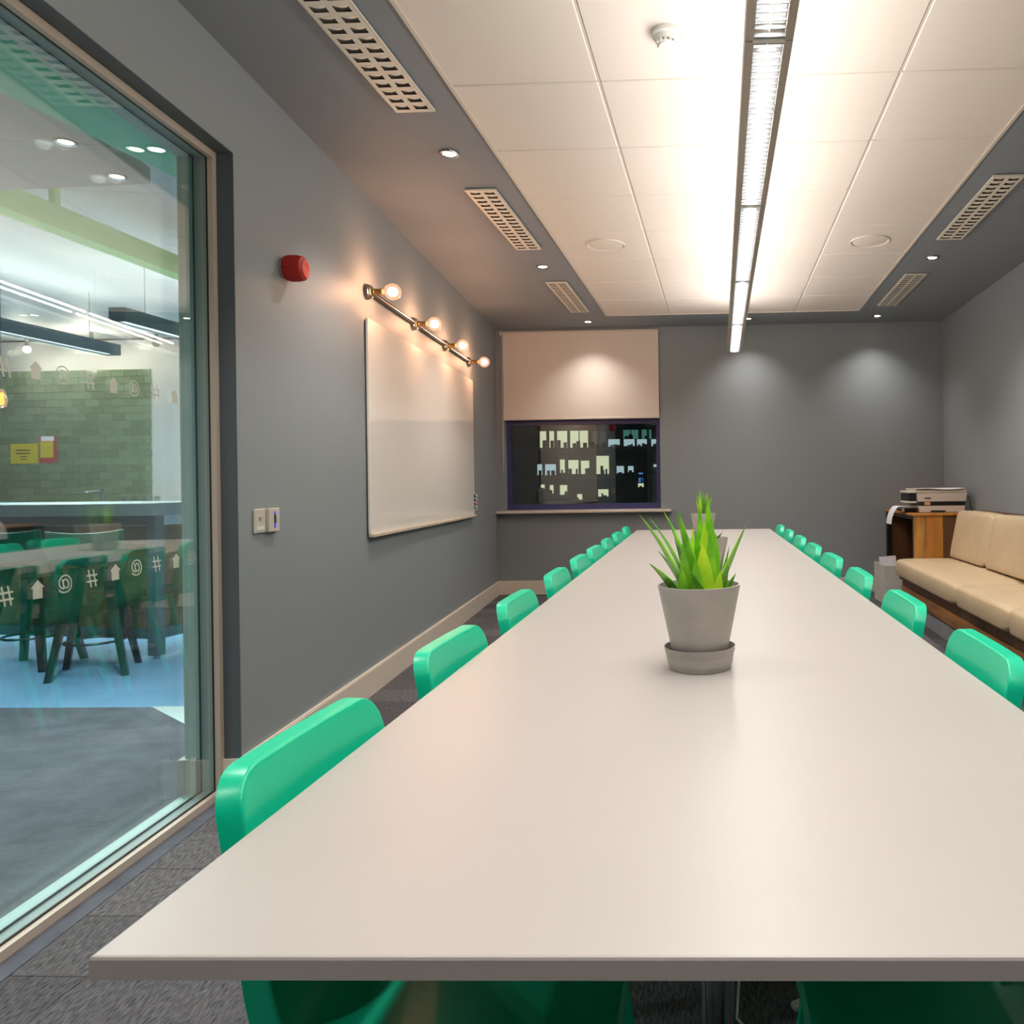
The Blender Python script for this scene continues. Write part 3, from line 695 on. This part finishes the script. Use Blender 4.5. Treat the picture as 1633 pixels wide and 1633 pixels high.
main = [L(1021, 820, 1098, .0, -.01, .024, 'leaf', .012, -.004), L(1036, 827, 1103, .01, .02, .020, 'leaf', .012, .0), L(1058, 816, 1110, .012, .03, .026, 'leaf', .006, .012), L(1083, 812, 1122, -.015, -.02, .034, 'leaf', .0, .0),
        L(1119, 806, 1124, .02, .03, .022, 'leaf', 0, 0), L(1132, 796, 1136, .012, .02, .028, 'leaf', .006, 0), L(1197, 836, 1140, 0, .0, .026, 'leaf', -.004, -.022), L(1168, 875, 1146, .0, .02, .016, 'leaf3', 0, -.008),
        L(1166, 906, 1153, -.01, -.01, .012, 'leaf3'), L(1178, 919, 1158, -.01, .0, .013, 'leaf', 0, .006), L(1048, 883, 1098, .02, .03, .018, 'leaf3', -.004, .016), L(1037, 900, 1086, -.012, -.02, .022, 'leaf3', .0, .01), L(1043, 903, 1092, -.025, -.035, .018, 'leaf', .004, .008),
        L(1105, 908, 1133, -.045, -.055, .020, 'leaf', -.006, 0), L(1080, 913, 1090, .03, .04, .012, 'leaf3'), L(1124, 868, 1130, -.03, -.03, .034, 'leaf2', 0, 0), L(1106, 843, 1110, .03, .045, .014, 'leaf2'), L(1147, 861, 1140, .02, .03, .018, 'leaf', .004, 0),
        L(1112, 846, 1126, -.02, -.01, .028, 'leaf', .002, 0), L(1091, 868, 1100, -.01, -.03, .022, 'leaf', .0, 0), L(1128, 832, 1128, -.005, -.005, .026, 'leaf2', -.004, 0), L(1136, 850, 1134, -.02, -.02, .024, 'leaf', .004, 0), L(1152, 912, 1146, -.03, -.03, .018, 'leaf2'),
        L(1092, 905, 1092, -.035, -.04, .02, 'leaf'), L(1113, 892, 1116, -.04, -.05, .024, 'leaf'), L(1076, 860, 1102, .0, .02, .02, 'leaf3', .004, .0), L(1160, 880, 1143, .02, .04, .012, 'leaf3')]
pp = on_z(1116.5, 1064, TZ)
plant((pp.x, pp.y, TZ), 'large aloe in a grey stone pot and saucer at the front of the table', True, main)
rnd = random.Random(3)
def gen(n, h):
    out = []
    for i in range(n):
        a = 2*math.pi*i/n*2.4; sp = .025+.055*rnd.random(); hh = h*(.55+.45*rnd.random())*(1-.3*sp/.08)
        out.append((.02*math.cos(a), .02*math.sin(a), sp*math.cos(a), sp*math.sin(a), hh, .018, ('leaf', 'leaf2', 'leaf3')[i % 3], 0, .006))
    return out
pp = on_z(1122, 859, TZ); plant((pp.x, pp.y, TZ), 'small aloe in a grey pot and saucer at the far end of the table', True, gen(15, .215))
pp = on_y(1131, 863, 3.62); plant((pp.x, 3.62, TZ), 'short aloe in a grey pot without saucer, half hidden behind the front aloe', False, gen(9, .03))

# ------------------------------------------------------------------ bench sofa
SX0, SY1, SY0 = 1.58, 6.72, -.6
def cushion(name, lab, x0, x1, y0, y1, z0, z1, grp, r=.035, sag=.012, lean=0):
    # softly pillowed block, rings along y
    n = 14; rings = []; m = 24
    for i in range(n+1):
        t = i/n; yy = y0+(y1-y0)*t
        e_ = min(t, 1-t)*(y1-y0); q = 1.0
        ins = 0
        if e_ < r: ins = r-math.sqrt(max(0, r*r-(r-e_)**2))
        ring = []
        puff = sag*math.sin(math.pi*t)
        hx, hz = (x1-x0)/2-ins*.8, (z1-z0)/2-ins*.8
        for k in range(m):
            a = 2*math.pi*(k+.5)/m; c, s = math.cos(a), math.sin(a); ex = .24
            x = math.copysign(abs(c)**ex, c)*hx; z = math.copysign(abs(s)**ex, s)*hz
            if z > 0: z += puff*(1-(x/max(hx, 1e-4))**2)*1.2
            x += (puff*.6*(1-(z/max(hz, 1e-4))**2) if x < 0 else 0)*-1
            ring.append(Vector((x+lean*z, yy, z)))
        rings.append(ring)
    c0 = Vector(((x0+x1)/2, 0, (z0+z1)/2)); b = MB().rings(rings, 0, Matrix.Translation((0, -(y0+y1)/2, 0)))
    o = b.build(name, 'tan', None, 60, (c0.x, (y0+y1)/2, c0.z)); return tag(o, lab, 'cushion', grp)
sofa = thing('bench_base', 'built-in wooden bench base with a concrete plinth along the right wall', 'bench', (SX0, SY1, 0))
OS = Matrix.Translation((-SX0, -SY1, 0))
MB().box(SX0, XR-.018, SY0, SY1-.02, .001, .118, 0, OS).build('plinth', 'plinth', sofa)
pl_y = SY1-.01; k = 0
while pl_y > SY0:
    y2 = max(SY0, pl_y-1.45); MB().box(SX0-.012, SX0+.012, y2+.002, pl_y, .128, .225, 0, OS).build('plank', 'woodH', sofa)
    MB().box(SX0-.008, SX0+.012, y2+.002, pl_y, .228, .308, 0, OS).build('plank', 'woodD', sofa); pl_y = y2; k += 1  # upper plank in darker wood: shade under the cushions painted in
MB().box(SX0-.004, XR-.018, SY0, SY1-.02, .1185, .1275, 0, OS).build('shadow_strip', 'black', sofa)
MB().box(SX0+.013, XR-.018, SY0, SY1-.01, .128, .306, 0, OS).build('seat_board', 'woodD', sofa)
MB().box(XR-.10, XR-.002, SY0, SY1-.01, .307, .862, 0, OS).build('back_board', 'woodD', sofa)
ys = [6.72, 4.99, 4.10, 3.22, 2.34, 1.46, .58, -.3]
sl = ['long tan seat cushion beside the printer cabinet', 'second tan seat cushion from the printer cabinet', 'third tan seat cushion from the printer cabinet', 'fourth tan seat cushion from the printer cabinet']
for i in range(len(ys)-1):
    lab = sl[i] if i < 4 else 'tan seat cushion, %s from the printer cabinet' % ORD[i]
    cushion('seat_cushion', lab, 1.495, 2.16, ys[i+1]+.002, ys[i]-.002, .309, .462, 'tan bench seat cushions', .03, .010)
yb = [6.60, 5.74, 4.88, 4.02, 3.16, 2.30, 1.44, .58, -.28]
for i in range(len(yb)-1):
    lab = ('tan back cushion beside the printer cabinet', 'second tan back cushion from the printer cabinet')[i] if i < 2 else 'tan back cushion, %s from the printer cabinet' % ORD[i]
    cushion('back_cushion', lab, 1.965, 2.10, yb[i+1]+.003, yb[i]-.003, .478, .868, 'tan bench back cushions', .03, .008, .20)

# ------------------------------------------------------------------ cabinet, printer, paper, box
KX, KY0, KY1, KZ = 1.685, 6.745, 7.865, .838
cab = thing('wooden_cabinet', 'open fronted reclaimed wood cabinet in the far right corner', 'cabinet', (KX, KY0, 0))
OK_ = Matrix.Translation((-KX, -KY0, 0)); KX1 = XR-.02
MB().box(KX-.012, KX1, KY0-.012, KY1, KZ-.02, KZ, 0, OK_, bev=.003).build('top', 'woodM', cab)
xs_ = [KX, KX+.11, KX+.253, KX1]
for i, m_ in enumerate(('woodL', 'woodM', 'woodD')): MB().box(xs_[i]+.001, xs_[i+1]-.001, KY0, KY0+.02, .012, KZ-.021, 0, OK_).build('plank', m_, cab)
for i in range(3): MB().box(KX+.01, KX1, KY0+.021+.36*i, KY0+.38+.36*i-.003, .012, .03, 0, OK_).build('floor_plank', 'woodD', cab)
for i in range(4): MB().box(KX1-.02, KX1, KY0+.021+.275*i, KY0+.021+.275*(i+1)-.003, .031, KZ-.021, 0, OK_).build('back_plank', ('woodM', 'woodD', 'woodL', 'woodD')[i], cab)
MB().box(KX, KX1, KY1-.02, KY1, .012, KZ-.021, 0, OK_).build('side_panel', 'woodD', cab)
for y in (KY0+.0205, KY1-.05): MB().box(KX, KX+.03, y, y+.03, .012, KZ-.021, 0, OK_).build('steel_post', 'blackm', cab)
MB().box(KX, KX+.03, KY0+.051, KY1-.051, KZ-.052, KZ-.0215, 0, OK_).build('steel_rail', 'blackm', cab)
MB().box(KX+.01, KX1, KY0+.021, KY1-.021, .001, .0115, 0, OK_).build('foot', 'black', cab)
# printer: front faces the left wall, side towards the camera
pr = thing('printer', 'white multifunction printer with a dark band on the wooden cabinet', 'printer', (1.985, 7.12, KZ+.001))
def taper(b, x0, x1, y0, y1, z0, z1, i, mi=0): b.rings([[Vector((x0+i, y0+i, z0)), Vector((x1-i, y0+i, z0)), Vector((x1-i, y1-i, z0)), Vector((x0+i, y1-i, z0))], [Vector((x0, y0, z1)), Vector((x1, y0, z1)), Vector((x1, y1, z1)), Vector((x0, y1, z1))]], mi); return b
taper(MB(), -.205, .205, -.19, .19, .004, .060, .006).build('lower_body', 'printer', pr)
taper(MB(), -.207, .207, -.192, .192, .0605, .098, .002).build('dark_band', 'black', pr)
taper(MB(), -.222, .222, -.2, .2, .0985, .175, .012).build('upper_body', 'printer', pr)
MB().box(-.222, .222, -.2, .2, .177, .200, bev=.008).build('scanner_lid', 'printer', pr)
MB().box(-.225, .20, -.17, .22, .2005, .214, bev=.005).build('document_feeder', 'printer', pr)
MB().box(-.10, .03, -.1965, -.188, .004, .022).build('handle_recess', 'black', pr) if False else None
MB().box(-.10, .03, -.1905, -.186, .005, .018).build('handle_recess', 'black', pr)
MB().box(-.155, -.10, -.1985, -.194, .125, .133).build('side_slot', 'black', pr)
MB().box(-.155, -.105, -.1945, -.1915, .068, .094).build('sticker', 'orange', pr)
MB().box(-.33, -.21, -.13, .15, .010, .03, bev=.004).build('paper_tray', 'black', pr)
MB().box(-.345, -.325, -.15, -.12, .006, .04, bev=.003).build('tray_stop', 'printer', pr)
b = MB(); b.box(-.29, -.222, -.18, .17, .175, .195, bev=.006); b.build('control_panel', 'printer', pr)
MB().box(-.285, -.222, -.16, .15, .102, .168, bev=.006).build('output_slot', 'blackm', pr)
MB().box(-.29, -.218, -.17, .16, .086, .101, bev=.004).build('front_flap', 'printer', pr)
g_ = []
for i in range(8):
    row = []
    for j in range(8):
        x = -.23+.43*i/7; y = -.205+.34*j/7; zz = .2155+.001*math.sin(6*x)-(.012 if j == 0 else .002*(j == 1))*(.5+.5*math.cos(16*(x-.05)))*(1 if i > 2 else 0)
        row.append((x, y, max(zz, .2152 if j > 0 else .203)))
    g_.append(row)
o = MB().sheet([list(r) for r in g_], -.0006).build('paper_sheet', 'paper', None, 60, (1.985, 7.11, KZ+.002)); tag(o, 'loose white sheet lying on top of the printer lid', 'paper')
g_ = []
for i in range(15):
    t = i/14; 
    if t < .5: x, z = -.21-.17*t/.5, .046+.012*math.sin(t*math.pi)
    else: a = (t-.5)/.5; x = -.38-.075*math.sin(a*1.35); z = .058-.16*a**1.6
    g_.append([(x, y, z) for y in (-.19, -.12, -.05, .02)])
o = MB().sheet(g_, .0006).build('paper_sheet', 'paper', None, 60, (1.985, 7.12, KZ+.001)); tag(o, 'long white paper sheet curling down from the printer tray', 'paper')
b = MB(); b.tube([(2.23, 7.05, KZ+.16), (2.255, 7.02, KZ+.13), (2.265, 7.0, KZ+.04), (2.262, 6.97, KZ+.006), (2.24, 6.94, KZ+.006)], .004, 8)
tag(b.build('power_cable', 'black', None, 60), 'black power cable behind the printer', 'cable')
bx = thing('storage_box', 'pale grey archive box of papers on the floor by the cabinet', 'box', (1.568, 7.22, 0), R(2))
for a_ in ((-.09, .09, -.2, -.194, .002, .355), (-.09, .09, .194, .2, .002, .355), (-.09, -.084, -.194, .194, .002, .355), (.084, .09, -.194, .194, .002, .355), (-.084, .084, -.194, .194, .002, .01)):
    MB().box(*a_).build('side', 'plinth' if False else mat('pale_card', (196, 192, 184), .8, var=.06), bx)
MB().lathe([(.018, 0), (.018, .002), (.011, .002), (.011, 0)], 20, 0, Matrix.Translation((.06, -.2005, .25)) @ Matrix.Rotation(math.pi/2, 4, 'X')).build('finger_hole', mat('blue_print', (70, 86, 110), .6), bx)
for i in range(3):
    M_ = Matrix.Translation((.0, -.02+.05*i, .20)) @ Matrix.Rotation(R(-6-4*i), 4, 'X') @ Matrix.Rotation(R(5*i-4), 4, 'Y')
    o = MB().box(-.076, .076, -.004, .004, -.12+.0, .205-.01*i, 0, M_).build('paper_stack', 'paper', None, None, (1.568, 7.22, .02)); tag(o, ('front', 'middle', 'rear')[i]+' bundle of white papers standing in the archive box', 'paper', 'papers in the archive box')

# ------------------------------------------------------------------ floor bits under the table
cb = MB(); cb.tube([(.10, 1.50, .006), (.02, 1.62, .006), (.03, 1.76, .02), (.12, 1.86, .05), (.22, 1.9, .10)], .003, 8)
tag(cb.build('data_cable', 'white', None, 60), 'thin grey cable looping over the carpet under the table', 'cable')
for i, (x, y) in enumerate(((.155, 1.66), (.28, 1.60), (.315, 1.58))):
    M_ = Matrix.Translation((x, y, .001)) @ Matrix.Rotation(.5+i, 4, 'Z')
    o = MB().box(-.016, .016, -.011, .011, 0, .016, 0, M_, bev=.004).build('plug', 'white'); tag(o, ('white plug nearest the table column on the carpet', 'white plug beside the right hand chair legs', 'white plug closest to the right hand seat')[i], 'plug', 'plugs under the table')

# ------------------------------------------------------------------ corridor and kitchen beyond the glass
KZC, KYB, KXL = 3.05, 9.5, -10.5
OUTX = lambda y: lx(y, -TW)
fy = 3.925
b = MB(); b.prism([(KXL, YREAR-.2), (lx(YREAR-.2)-.003, YREAR-.2), (lx(fy)-.003, fy), (KXL, fy)], -.1, 0); struct(b.build('floor_corridor', 'kcarpet'), 'dark corridor carpet')
b = MB(); b.prism([(KXL, fy), (lx(fy)-.003, fy), (lx(YB)-.003, YB), (-3.2, YB), (-3.2, KYB), (KXL, KYB)], -.1, 0); struct(b.build('floor_kitchen', 'kblue'), 'light blue vinyl kitchen floor')
a1, a2 = on_z(240, 1128, 0), on_z(303, 1160, 0)
b = MB(); b.prism([(a1.x, fy-.001), (a2.x, a2.y), (a2.x+.30, a2.y-.22), (OUTX(3.4)-.02, 3.4), (OUTX(fy)-.02, fy-.001)], 0.0005, .004); struct(b.build('floor_inlay', 'kpale'), 'pale vinyl inlay beside the glass')
kb = MB(); kb.box(KXL-.1, -3.2, KYB, KYB+.1, 0, KZC); kw = struct(kb.build('wall_kitchen', 'kwhite'), 'white kitchen wall with green tiles')
b = MB(); b.box(KXL-.1, KXL, YREAR-.3, KYB, 0, KZC); struct(b.build('wall_corridor_left', 'kwhite'))
b = MB(); b.box(KXL, lx(YREAR)-.3, YREAR-.3, YREAR-.2, 0, KZC); struct(b.build('wall_corridor_rear', 'kwhite'))
b = MB(); b.prism([(OUTX(YB)-.02, YB), (OUTX(YB)-.02, YB+.12), (-3.2, YB+.12), (-3.2, KYB), (-3.3, KYB), (-3.3, YB)], 0, KZC); struct(b.build('wall_corridor_end', 'kwhite'))
b = MB(); b.box(KXL-.1, -1.0, YREAR-.3, YB, KZC+.02, KZC+.1); b.box(KXL-.1, -3.2, YB, KYB+.1, KZC+.02, KZC+.1); struct(b.build('ceiling_corridor', 'kwhite'))
b = MB(); b.box(-6.5, 5, -TW-.02, -TW-.002, CE, KZC+.01, 0, WM); struct(b.build('wall_corridor_header', 'kwhite'))
# tiled splashback
T0, T1, TZ0, TZ1 = -9.42, -7.19, 1.0, 2.675
kb = MB(); kb.box(T0, T1, KYB-.006, KYB-.001, TZ0, TZ1); kb.build('grout_bed', 'kgrout', kw)
tw, th_ = .171, .0931; nr_ = 18
tmats = [mat('green_tile', c, .16, var=.05, vscale=4) for c in ((112, 126, 98), (120, 134, 106), (102, 116, 90))]
tm_cache = {}
for r in range(nr_):
    x = T0-(tw/2 if r % 2 else 0); z0 = TZ1-th_*(r+1)
    while x < T1-.01:
        xa, xb = max(x, T0), min(x+tw, T1); 
        if xb-xa > .012:
            key = (round(xb-xa, 3), random.randrange(3))
            if key not in tm_cache:
                hw = (xb-xa)/2-.002; tm_cache[key] = MB().box(-hw, hw, -.008, 0, -th_/2+.002, th_/2-.002, bev=.0025).mesh('tile', tmats[key[1]])
            link('tile', tm_cache[key], kw, ((xa+xb)/2, KYB-.0065, z0+th_/2))
        x += tw
# posters
def poster(px0, py0, px1, py1, m_, lab, bars, yy):
    a, c = on_y(px0, py0, yy), on_y(px1, py1, yy)
    t = thing('notice', lab, 'notice', ((a.x+c.x)/2, yy, (a.z+c.z)/2)); hw, hh = abs(c.x-a.x)/2, abs(a.z-c.z)/2
    MB().box(-hw, hw, -.002, .0, -hh, hh).build('sheet', m_, t)
    for (u0, u1, v0, v1, mm) in bars: MB().box(-hw+2*hw*u0, -hw+2*hw*u1, -.003, -.0022, hh-2*hh*v1, hh-2*hh*v0).build('print', mm, t)
poster(17, 708, 61, 739, 'yellow', 'wide yellow notice on the green tiles', [(.2, .7, .30, .36, 'ink'), (.2, .72, .46, .52, 'ink'), (.35, .62, .62, .67, 'ink'), (.38, .6, .76, .81, 'ink')], KYB-.016)
poster(63, 696, 91, 738, 'posterred', 'red and yellow notice on the green tiles', [(.05, .8, .2, .8, 'yellow'), (.1, .85, .0, .18, 'paper')], KYB-.016)
a, c = on_y(20, 0, 1), 0
# kitchen worktop
wt = thing('kitchen_worktop', 'dark worktop under the green tiled wall', 'worktop', (-8.2, KYB-.33, 0))
MB().box(-2.0, 1.6, -.3, .32, .93, .97, bev=.004).build('top', 'blackm', wt)
for i in range(6): MB().box(-2.0+.6*i+.003, -2.0+.6*(i+1)-.003, -.27, .32, .1, .929).build('cabinet_front', 'slate', wt)
MB().box(-1.98, 1.58, -.22, .30, .001, .0995).build('kick_board', 'black', wt)
p = on_y(157, 800, KYB-.35); tp = thing('mixer_tap', 'small chrome tap on the kitchen worktop', 'tap', (p.x, KYB-.3, .9705))
MB().tube([(0, 0, 0), (0, 0, .16)], .018, 12).build('stem', 'chrome', tp, 40); MB().tube([(0, 0, .15), (-.04, -.05, .165), (-.10, -.12, .15)], .012, 10).build('spout', 'chrome', tp, 40); MB().tube([(0, 0, .1605), (.02, .0, .19)], .014, 10).build('lever', 'slate', tp, 40)
gm = MB().lathe([(.028, 0), (.034, .09), (.032, .09), (.026, .006), (0, .006)], 16).mesh('glass_body', glass('drinking_glass', (235, 240, 240), .12), 40)
for i in range(4):
    p = on_y(196+18*i, 797, KYB-.35); o = link('drinking_glass', gm, None, (p.x, KYB-.34, .971)); tag(o, 'clear drinking glass on the kitchen worktop, %s from the tap' % ('first', 'second', 'third', 'fourth')[i], 'glass', 'glasses on the kitchen worktop')
a = on_y(0, 800, KYB-.35); sk = MB().box(-.35, .22, -.2, .2, .971, 1.03, bev=.012).build('dish_rack', 'slate', None, None, (a.x+.02, KYB-.35, 0)); tag(sk, 'grey draining tray on the left of the kitchen worktop', 'tray')
# side blind
a, c = on_y(284, 560, KYB-.1), on_y(310, 715, KYB-.1)
t = thing('kitchen_blind', 'grey roller blind in the kitchen beyond the glass', 'blind', (a.x, KYB-.03, c.z)); MB().box(0, 1.2, 0, .01, 0, a.z-c.z).build('fabric', 'kblind', t); MB().box(0, 1.2, -.01, .02, -.03, -.0005).build('bottom_bar', 'kwhite', t); MB().box(-.02, 1.2, -.02, .025, a.z-c.z+.0005, a.z-c.z+.07).build('head_rail', 'kwhite', t)
t['label'] = 'grey roller blind in the kitchen beyond the glass'
# dark window under the blind
b = MB(); b.box(a.x+.05, a.x+1.15, KYB-.02, KYB-.001, 1.0, c.z-.04); o = b.build('window_3', 'slate'); struct(o)
# bar counter
bc = thing('bar_counter', 'plank clad bar counter with a thick grey top beyond the glass', 'bar counter', (-3.80, 5.03, 0), R(-9)); BL, BD = 3.6, .42
MB().box(-BL, .10, -.10, BD+.35, .968, 1.052, bev=.004).build('counter_top', 'counter', bc)
for x, y in ((-.07, 0), (-.07, BD-.07), (-1.9, 0), (-BL, 0)): MB().box(x, x+.07, y, y+.07, .02, .967).build('post', 'slate', bc); MB().lathe([(.02, .001), (.02, .0195)], 12, 0, Matrix.Translation((x+.035, y+.035, 0))).build('foot', 'chrome', bc)
MB().box(-BL, -.0705, .02, .06, .13, .20).build('rail', 'slate', bc); MB().box(-.06, -.01, .0705, BD-.0705, .13, .20).build('rail', 'slate', bc)
MB().box(-BL, -.0705, .02, .06, .90, .967).build('rail', 'slate', bc)
for i in range(6):
    z0 = .202+.116*i
    MB().box(-BL, -.0705, .03+.004*(i % 2), .055, z0+.002, z0+.114).build('plank', 'barwood', bc); MB().box(-.05-.004*(i % 2), -.02, .0705, BD-.0705, z0+.002, z0+.114).build('plank', 'barwood', bc)
# bar stools
def stool(loc, rz, lab):
    t = thing('bar_stool', lab, 'bar stool', loc, rz, 'stools along the bar')
    for sx in (-1, 1):
        for sy in (-1, 1): MB().rings([[Vector((sx*.19+dx*.017, sy*.19+dy*.017, .001)) for dx, dy in ((-1, -1), (1, -1), (1, 1), (-1, 1))], [Vector((sx*.075+dx*.024, sy*.08+dy*.024, .665)) for dx, dy in ((-1, -1), (1, -1), (1, 1), (-1, 1))]]).build('leg', 'black', t)
    MB().tube([(.155*math.cos(a*math.pi/10), .155*math.sin(a*math.pi/10), .20) for a in range(21)], .008, 6).build('foot_ring', 'black', t, 40)
    prof = [(.19, .668), (.10, .672), (-.06, .676), (-.15, .71), (-.19, .80), (-.205, .88)]
    g_ = [[(u*.19, y, z+.02*u*u) for u in (-1, -.9, -.6, -.3, 0, .3, .6, .9, 1)] for y, z in prof]
    MB().sheet(g_, .008).build('shell', mat('deep_green_plastic', (10, 96, 74), .35), t, 50)
p = on_z(160, 1062, 0)
stool((-3.93, 4.68, 0), R(28), 'black legged green bar stool in front of the bar post'); stool((-4.50, 4.86, 0), R(8), 'black legged green bar stool cut by the left photo edge')
# soffits
green = [on_z(0, 146, 2.66), on_z(145, 216, 2.66), on_z(288, 287, 2.66)]
b = MB(); b.prism([(OUTX(-1.9)-.03, -1.9), (OUTX(4.2)-.03, 4.2), (green[2].x, 4.2), (green[2].x, green[2].y), (green[0].x, green[0].y), (green[0].x-.35, -1.9)], 2.66, KZC+.019); struct(b.build('ceiling_green_bulkhead', 'kgreen'), 'green painted bulkhead over the corridor')
gp = on_z(240, 293, 2.72); g0 = on_z(145, 216, 2.72)
b = MB(); b.prism([(green[0].x-.5, -1.5), (green[0].x-.06, 1.8), (g0.x, g0.y), (gp.x, gp.y), (-8.5, gp.y+.25), (-8.5, -1.5)], 2.72, 2.80); struct(b.build('ceiling_grey_raft', 'kgrey'), 'grey suspended ceiling raft in the corridor')
b = MB(); b.box(-4.07, -3.95, 3.9, KYB, 2.72, 2.86); [b.box(-4.03, -3.99, yy, yy+.04, 2.86, KZC+.02) for yy in (4.5, 6.5, 8.5)]; struct(b.build('ceiling_lime_beam', 'klime'), 'lime green painted beam')
for px, py, lab in ((105, 226, 'white recessed lamp in the grey corridor raft'), (187, 281, 'tiny recessed lamp near the raft edge'), (None, None, 'added recessed raft lamp nearer the camera, unseen')):  # last raft lamp is unseen, added to brighten the glass lining and carpet
    p = on_z(px, py, 2.72) if px else Vector((-3.2, .9, 2.72)); t = thing('raft_downlight', lab, 'downlight', (p.x, p.y, 2.718), 0, 'corridor raft downlights'); link('trim_ring', rg_, t); link('lamp_face', gd, t)
    spot('raft_beam', (0, 0, -.006), 280, (.95, .97, 1), 150, 1, .03, t)
# corridor lamps
for i, (x, y0, y1, lab) in enumerate(((-6.1, 4.6, 7.55, 'grey linear pendant lamp on the left beyond the glass'), (-4.82, 6.0, 8.6, 'grey linear pendant lamp on the right beyond the glass'))):
    t = thing('corridor_pendant', lab, 'pendant lamp', (x, y0, 2.5), 0, 'linear pendants over the bar')
    b = MB(); Ln = y1-y0; b.box(-.07, .07, 0, Ln, .02, .11); b.box(-.07, -.045, 0, Ln, 0, .02); b.box(.045, .07, 0, Ln, 0, .02); b.box(-.045, .045, 0, .03, 0, .02); b.box(-.045, .045, Ln-.03, Ln, 0, .02); b.build('housing', 'slate', t)
    MB().box(-.044, .044, .031, Ln-.031, .012, .0195).build('diffuser', emit('cool_diffuser', (236, 246, 255), 3), t)
    for yy in (.3, Ln-.3): MB().tube([(0, yy, .11), (0, yy, KZC-2.5+.015)], .003, 6).build('wire', 'steel', t)
    area('corridor_down', (0, Ln/2, -.006), .08, Ln-.1, 200, COOL, False, t); area('corridor_up', (0, Ln/2, .116), .1, Ln-.1, 16, COOL, True, t)
for i, (px, py, lab) in enumerate(((43, 556, 'bare bulb spotlight on the far left of the kitchen track'), (146, 552, 'bare bulb spotlight behind the left linear pendant'), (249, 546, 'clear bulb spotlight at the right of the kitchen track'))):
    p = on_y(px, py, KYB-.45); t = thing('track_bulb', lab, 'spotlight', (p.x, KYB-.45, p.z), 0, 'bulbs on the kitchen track')
    MB().tube([(0, 0, .03), (0, 0, KZC-p.z+.018)], .02, 12).build('holder', 'steel', t, 40)
    MB().lathe([(0, -.055), (.03, -.045), (.042, -.015), (.035, .015), (.018, .029)], 20).build('bulb', emit('track_glow', (255, 232, 214), 10 if i < 2 else .6), t, 60)
    point('track_light', (0, -.1, -.07), 22 if i < 2 else 10, (1, .84, .72), .04, t)
p = on_y(2, 632, 6.2); t = thing('filament_pendant', 'glowing orange filament bulb cut by the left photo edge', 'pendant lamp', tuple(p))
MB().lathe([(.0, -.10), (.03, -.085), (.045, -.03), (.03, .03), (.015, .06)], 20).build('bulb', 'bulb', t, 60); b = MB()
for s_ in (-1, 0, 1): b.tube([(s_*.012, 0, .03), (s_*.02, 0, -.05), (s_*.008, 0, -.07)], .006, 6)
b.build('filament', emit('orange_filament', (255, 150, 50), 6), t); MB().tube([(0, 0, .0605), (0, 0, KZC-p.z+.015)], .004, 6).build('cord', 'black', t)

# ------------------------------------------------------------------ office block across the street
OY = 92.0
ob = thing('office_block', 'dark office building with lit floors seen through the night window', 'building', (0, OY, -30))
def rect(px0, py0, px1, py1): a, c = on_y(px0, py0, OY), on_y(px1, py1, OY); return min(a.x, c.x), max(a.x, c.x), min(a.z, c.z), max(a.z, c.z)
MB().box(-60, 40, 5, 6, 0, 60).build('facade', mat('dark_facade', (40, 44, 44), .7), ob)
lit = {'y': emit('lit_window_warm', (232, 232, 190), .85), 'w': emit('lit_window_cool', (196, 218, 224), .75), 't': emit('lit_window_teal', (92, 150, 134), .5), 'd': emit('lit_window_dim', (96, 98, 86), .3), 'b': emit('blue_screen', (86, 150, 224), .7)}
wins = [(845, 681, 858, 711, 'y'), (861, 681, 871, 711, 'y'), (874, 681, 893, 711, 'y'), (896, 681, 928, 711, 'y'), (931, 684, 958, 711, 'd'), (960, 697, 981, 709, 'w'), (985, 678, 1012, 696, 't'), (986, 697, 1006, 708, 'w'), (1008, 697, 1030, 708, 'w'), (1032, 697, 1050, 708, 'w'), (1016, 680, 1034, 696, 't'),
        (841, 739, 851, 757, 'w'), (854, 739, 874, 757, 'w'), (879, 731, 889, 753, 'y'), (893, 732, 912, 755, 'y'), (914, 733, 930, 755, 'y'), (940, 725, 963, 755, 'y'), (974, 742, 988, 754, 'w'), (993, 742, 1004, 752, 'w'), (1036, 739, 1050, 746, 'w'),
        (847, 773, 855, 780, 'y'), (862, 774, 870, 788, 'y'), (879, 774, 893, 790, 'y'), (908, 789, 918, 798, 'y'), (943, 781, 962, 793, 'y'), (1011, 753, 1020, 769, 'b'), (1010, 771, 1021, 777, 'y')]
for x0, y0, x1, y1, c in wins:
    a, b2, c2, d = rect(x0, y0, x1, y1)
    wo = MB().box(a, b2, 4.9, 4.98, c2+30, d+30).build('window', lit[c], ob)
    if b2-a > .5:
        mb = MB(); nmu = max(1, int((b2-a)/.9))
        for i in range(nmu+1): xx = a+(b2-a)*i/nmu; mb.box(xx-.05, xx+.05, 4.7, 4.89, c2+30, d+30)
        for i in range(max(1, int((b2-a)/.5))):
            xx = random.uniform(a, b2-.3); mb.box(xx, xx+random.uniform(.2, .5), 4.75, 4.89, c2+30, c2+30+(d-c2)*random.uniform(.15, .45))
        mb.build('mullions', 'black', wo)
for py in (679, 714, 760, 802):
    a, b2, c2, d = rect(800, py-1, 1070, py+1); MB().box(-40, 20, 4.3, 4.99, c2+30, d+30).build('floor_slab', mat('slab', (58, 60, 58), .7), ob)
a, b2, c2, d = rect(1027, 700, 1032, 800); MB().box(a, b2, 3.6, 4.0, c2+28, d+32).build('column', mat('pale_column', (150, 176, 160), .6), ob)
